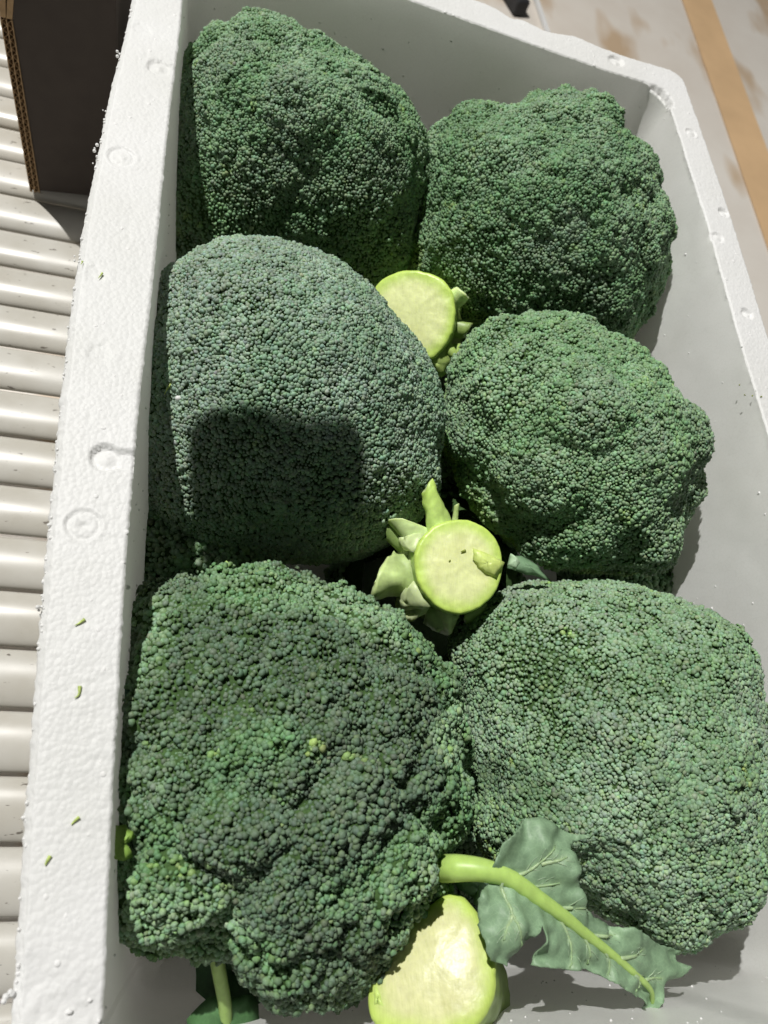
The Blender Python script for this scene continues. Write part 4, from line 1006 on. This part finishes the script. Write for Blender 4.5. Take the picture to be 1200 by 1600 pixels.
# ------------------------------------------------------------------ the big leaf
def leaf(name, label, edge, mid, veins, height, parent=None, col=(0.205, 0.315, 0.190), vcol=(0.40, 0.52, 0.30), mcol=(0.42, 0.60, 0.15), mr=(0.0060, 0.0011), vr=0.0008):
    edge = [Vector(q) for q in edge]; mid = np.array(mid)
    rg = np.random.default_rng(3)
    dense = []
    for k in range(len(edge)):
        a, b = edge[k], edge[(k+1) % len(edge)]
        m_ = max(1, int((b-a).length/0.0013))
        for q in range(m_):
            p = a.lerp(b, q/m_); dense.append(Vector((p.x+rg.normal(0, 0.00022), p.y+rg.normal(0, 0.00022))))
    xs = [p.x for p in dense]; ys = [p.y for p in dense]
    pts = list(dense); nb = len(dense)
    st = 0.0017
    gx = np.arange(min(xs), max(xs), st); gy = np.arange(min(ys), max(ys), st)
    for r_, y in enumerate(gy):
        for x in gx: pts.append(Vector((x+(st/2 if r_ % 2 else 0), y)))
    vs, es, fs, *_ = geometry.delaunay_2d_cdt(pts, [], [list(range(nb))], 1, 1e-6)
    XY = np.array([[p.x, p.y] for p in vs])
    midd = bez(np.c_[mid, np.zeros(len(mid))], 12)[:, :2]
    D = np.hypot(XY[:, None, 0]-midd[None, :, 0], XY[:, None, 1]-midd[None, :, 1]); im = D.argmin(1); dm = D.min(1); along = im/(len(midd)-1)
    vd = np.full(len(XY), 1.0)
    for vn in veins:
        vb = bez(np.c_[np.array(vn), np.zeros(len(vn))], 10)[:, :2]
        vd = np.minimum(vd, np.hypot(XY[:, None, 0]-vb[None, :, 0], XY[:, None, 1]-vb[None, :, 1]).min(1))
    def zfun(xy, dm, along, vd):
        n3 = np.c_[xy*38, np.zeros(len(xy))]; n4 = np.c_[xy*120, np.zeros(len(xy))]
        z = height(along)+0.20*dm-3.6*dm**2
        z += 0.017*(vnoise(n3, 61)-0.5)*smooth(0.002, 0.02, dm)+0.0045*(vnoise(n4, 62)-0.5)*smooth(0.0, 0.02, dm)+0.0016*(vnoise(n4*2.6, 63)-0.5)
        z -= 0.0011*np.exp(-(vd/0.0016)**2)
        return z
    z = zfun(XY, dm, along, vd)
    EB = np.array([[p.x, p.y] for p in dense])
    ed = np.concatenate([np.hypot(XY[a:a+500, None, 0]-EB[None, :, 0], XY[a:a+500, None, 1]-EB[None, :, 1]).min(1) for a in range(0, len(XY), 500)])
    z = z+0.011*(vnoise(np.c_[XY*150, np.zeros(len(XY))], 88)-0.5)*smooth(0.011, 0.0, ed)
    me = bpy.data.meshes.new('blade')
    me.from_pydata(np.c_[XY, z].tolist(), [], [tuple(f) for f in fs]); me.update()
    c = np.array(col)*(0.80+0.40*fbm(np.c_[XY*90, np.zeros(len(XY))], 71)[:, None])
    w = np.exp(-(vd/0.0011)**2)[:, None]*0.4
    c = c*(1-w)+np.array(vcol)*0.9*w
    add_colors(me, c)
    p0 = (float(mid[0][0]), float(mid[0][1]), float(height(np.array([0.0]))[0]))
    root = empty(name, p0, label, 'leaf')
    o = under(link_mesh('blade', me, M_LEAF), root)
    md = o.modifiers.new('thickness', 'SOLIDIFY'); md.thickness = 0.0006; md.offset = 0
    al = np.linspace(0, 1, len(midd))
    zz = height(al)
    tube_obj('midrib', np.c_[midd, zz-0.0012*(1-al)], mr[0]*(1-al)**1.25+mr[1], M_VEIN, root, mcol, (0.40, 0.58, 0.16), n=12, seed=2)
    for vn in veins:
        vb = bez(np.c_[np.array(vn), np.zeros(len(vn))], 8)[:, :2]
        Dv = np.hypot(vb[:, None, 0]-midd[None, :, 0], vb[:, None, 1]-midd[None, :, 1])
        z2 = zfun(vb, Dv.min(1), Dv.argmin(1)/(len(midd)-1), np.full(len(vb), 1.0))
        k = np.linspace(0, 1, len(vb))
        for t_, sg in ((0.30, 1), (0.42, -1), (0.62, 1), (0.74, -1)):            # finer side veins
            q0 = int(t_*(len(vb)-1)); tg = vb[min(q0+1, len(vb)-1)]-vb[q0-1]; tg = tg/np.linalg.norm(tg)
            nr = np.array([-tg[1], tg[0]])*sg; L_ = 0.0085*(1.1-0.6*t_)
            sv = np.array([vb[q0]+L_*w_*(0.75*tg+0.75*nr)+L_*0.18*w_*w_*(tg-nr) for w_ in np.linspace(0, 1, 6)])
            dd = np.hypot(XY[:, None, 0]-sv[None, :, 0], XY[:, None, 1]-sv[None, :, 1])
            if dd.min(0).max() > 0.0016 or ed[dd[:, -1].argmin()] < 0.002: continue
            tube_obj('vein', np.c_[sv, z[dd.argmin(0)]+0.0003], np.linspace(0.00032, 0.00016, 6), M_VEIN, root, (0.34, 0.45, 0.28), (0.24, 0.35, 0.21), n=6)
        z2 = z[np.hypot(XY[:, None, 0]-vb[None, :, 0], XY[:, None, 1]-vb[None, :, 1]).argmin(0)]+0.0004
        tube_obj('vein', np.c_[vb, z2+0.0001], vr*(1.35-0.95*k), M_VEIN, root, vcol, (0.22, 0.34, 0.16), n=8)
    return root
leaf('broccoli_leaf', 'large grey green broccoli leaf with a thick pale midrib at the bottom right', LEAF_EDGE, LEAF_MID, LEAF_VEINS,
     lambda t: -0.018-0.030*np.where(np.asarray(t) < 0.36, ((np.asarray(t)-0.36)/0.49)**2, ((np.asarray(t)-0.36)/0.60)**2)-0.060*smooth(0.13, 0.0, np.asarray(t)))
# a folded scrap of leaf over the tip of the bottom stem
f0 = PTS['fold']
fold = empty('leaf_scrap', f0, 'small folded leaf scrap lying over the tip of the bottom cut stem', 'leaf')
ragged('blade', [f0+np.array(q) for q in ((-0.012, 0.008, 0.004), (0.002, 0.010, 0.006), (0.011, 0.006, 0.004), (0.009, -0.004, 0.0), (0.006, -0.012, -0.004), (0.001, -0.005, 0.001), (-0.008, -0.001, 0.003))], fold, (0.15, 0.26, 0.17), M_LEAF, 0.0007, 0.004, 51)
# leaves of the near left head that show at its rim
b5, h5 = HEAD_OBJ['B5']
tp, bt = PTS['stalk_top'], PTS['stalk_bot']
tube_obj('leaf_stalk', bez([tp+np.array([-0.002, 0.02, 0.0]), tp, bt, bt+np.array([0.003, -0.02, -0.02])], 6), np.linspace(0.0036, 0.0030, 19), M_STEM, b5, (0.36, 0.50, 0.16), (0.28, 0.42, 0.12), n=10)
lb = PTS['leafb']
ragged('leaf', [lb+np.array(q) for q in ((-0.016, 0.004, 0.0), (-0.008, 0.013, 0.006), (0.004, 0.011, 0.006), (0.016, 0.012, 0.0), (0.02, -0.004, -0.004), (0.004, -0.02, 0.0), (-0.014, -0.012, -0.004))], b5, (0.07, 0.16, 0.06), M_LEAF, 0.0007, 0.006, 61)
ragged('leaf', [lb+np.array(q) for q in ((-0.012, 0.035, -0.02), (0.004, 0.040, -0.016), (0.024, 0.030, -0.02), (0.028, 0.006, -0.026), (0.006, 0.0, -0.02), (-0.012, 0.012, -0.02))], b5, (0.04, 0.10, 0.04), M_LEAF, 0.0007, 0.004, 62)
ll_ = PTS['leafleft']
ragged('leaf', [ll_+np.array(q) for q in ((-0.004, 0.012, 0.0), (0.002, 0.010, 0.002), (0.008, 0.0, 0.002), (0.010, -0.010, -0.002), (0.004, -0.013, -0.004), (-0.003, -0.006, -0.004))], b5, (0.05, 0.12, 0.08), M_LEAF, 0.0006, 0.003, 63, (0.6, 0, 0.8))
br = PTS['bright']
ragged('leaf', [br+np.array(q) for q in ((-0.003, 0.005, 0.0), (0.003, 0.006, 0.002), (0.0065, 0.002, 0.003), (0.004, -0.001, 0.002), (0.0055, -0.006, 0.001), (0.0, -0.0075, 0.0), (-0.003, -0.003, -0.001))], b5, (0.22, 0.36, 0.07), M_LEAF, 0.0008, 0.003, 64, (0.3, 0, 0.9))

# ------------------------------------------------------------------ crumbs and loose beads
def crumb(p, ln, ang, label, seed, r=0.0011, m=None):
    root = None
    d = np.array([math.cos(ang), math.sin(ang), 0.0]); rg = np.random.default_rng(seed)
    pts = bez([p-d*ln/2, p+rg.normal(0, 0.0004, 3), p+d*ln/2], 5); pts[:, 2] = p[2]+r*0.7
    V, F = tube(np.concatenate([[pts[0]-d*1e-4], pts, [pts[-1]+d*1e-4]]), np.concatenate([[1e-5], np.linspace(r*0.22, r, len(pts)), [1e-5]]), 8, wob=0.06, seed=seed)
    me = np_mesh('broccoli_crumb', V-p, F)
    o = link_mesh('broccoli_crumb', me, m or M_CRUMB); o.location = p
    return tag(o, label, 'crumb', 'green crumbs on the foam box')
CR = [('crumb1', 0.006, 1.2, 'thin green broccoli sliver on the upper left rim of the foam box'),
      ('crumb2', 0.003, 1.4, 'dark crumb at the outer edge of the left foam rim beside the sliver'),
      ('crumb3', 0.0065, 0.7, 'green broccoli crumb on the left rim, uppermost of the three on its lower half'),
      ('crumb4', 0.0070, 1.3, 'green broccoli crumb with a thin tail on the left rim, below the uppermost one'),
      ('crumb5', 0.0050, 0.8, 'pale yellowish crumb on the left rim beside the bright leaf bit'),
      ('crumb6', 0.0048, 1.2, 'pale small crumb lowest on the left foam rim near the rollers')]
for q, (k, ln, an, lab) in enumerate(CR): crumb(PTS[k]+np.array([0, 0, 0.0002]), ln*0.75, an, lab, q, 0.0006 if q in (0, 1) else 0.0008)
crumb(PTS['sliver'], 0.010, 1.2, 'thin yellow green sliver on the upper left shoulder of the bluish broccoli', 9, 0.0009)
def foam_bead(p, r, label):
    o = link_mesh('foam_bead', np_mesh('foam_bead', IV2*np.array([r, r*0.85, r*0.8]), IF2), M_FOAM); o.location = p
    return tag(o, label, 'bead', 'loose foam beads')
dg = bpy.context.evaluated_depsgraph_get()
def drop(px_point, lift):
    """the first surface under the camera's view of a measured spot: loose things lie on what is there"""
    o = cam.matrix_world.translation; d = (Vector(px_point)-o).normalized()
    hit, loc, nor, *_ = scene.ray_cast(dg, o, d)
    return (loc+nor*lift) if hit else Vector(px_point)
foam_bead(drop(PT['bead'], 0.0008), 0.0019, 'loose white foam bead on the left side of the bluish broccoli')
foam_bead(drop(PT['bead2'], 0.0006), 0.0013, 'tiny white foam bead at the inner edge of the left rim')
for q, o in enumerate([o for o in COL.objects if o.name.startswith('broccoli_crumb')]):
    if 'shoulder' in o['label']: o.location = drop(PT['sliver'], 0.0012)
for q, p in enumerate(SPECKS):
    o = crumb(np.array(p)+np.array([0, 0, 0.0003]), 0.0014, q*1.3, ['outermost', 'second from outside', 'third from outside', 'innermost'][q]+' of the tiny green specks in a row across the right foam rim', 40+q, 0.0005, M_SPECK)
    o['group'] = 'green specks on the right rim'

for q, p in enumerate(CUT_SPOTS):
    loc = np.array(drop(p, 0.0003))
    o = crumb(loc, (0.0032, 0.0012)[q], 0.3, ('dark green crumb on the pale cut face of the middle stem', 'tiny dark speck on the pale cut face left of the crumb')[q], 60+q, (0.0009, 0.0005)[q], M_SPECK)
    o['group'] = 'crumbs on the cut stem'
# on the floor beyond the far rim
def floor_thing(name, label, cat, x, y, sx, sy, sz, rot, m):
    r = empty(name, (0.0187+(x-0.0187)*k_, y*k_, FLOOR_Z), label, cat)
    r.rotation_euler = (0, 0, rot)
    bm = bmesh.new(); box_bm(bm, -sx/2, -sy/2, 0.006, sx/2, sy/2, sz, 0.006)
    o = bm_mesh('body', bm, m, smooth=False); o.parent = r
    bm = bmesh.new(); box_bm(bm, -sx*0.35, -sy*0.35, 0.001, sx*0.35, sy*0.35, 0.0055, 0.0)
    o = bm_mesh('foot', bm, M_DARK, smooth=False); o.parent = r
floor_thing('floor_block', 'small black block on the floor just beyond the far foam rim', 'block', 0.945, 2.66, 0.05, 0.15, 0.05, 0.35, M_DARK)
floor_thing('floor_rail', 'short pale grey rail on the floor left of the black block', 'rail', 0.855, 2.70, 0.12, 0.03, 0.03, -0.5, M_STEEL)
floor_thing('floor_strip', 'thin white strip lying on the floor right of the black block', 'strip', 1.055, 2.68, 0.015, 0.30, 0.008, 0.10, M_FOAM)
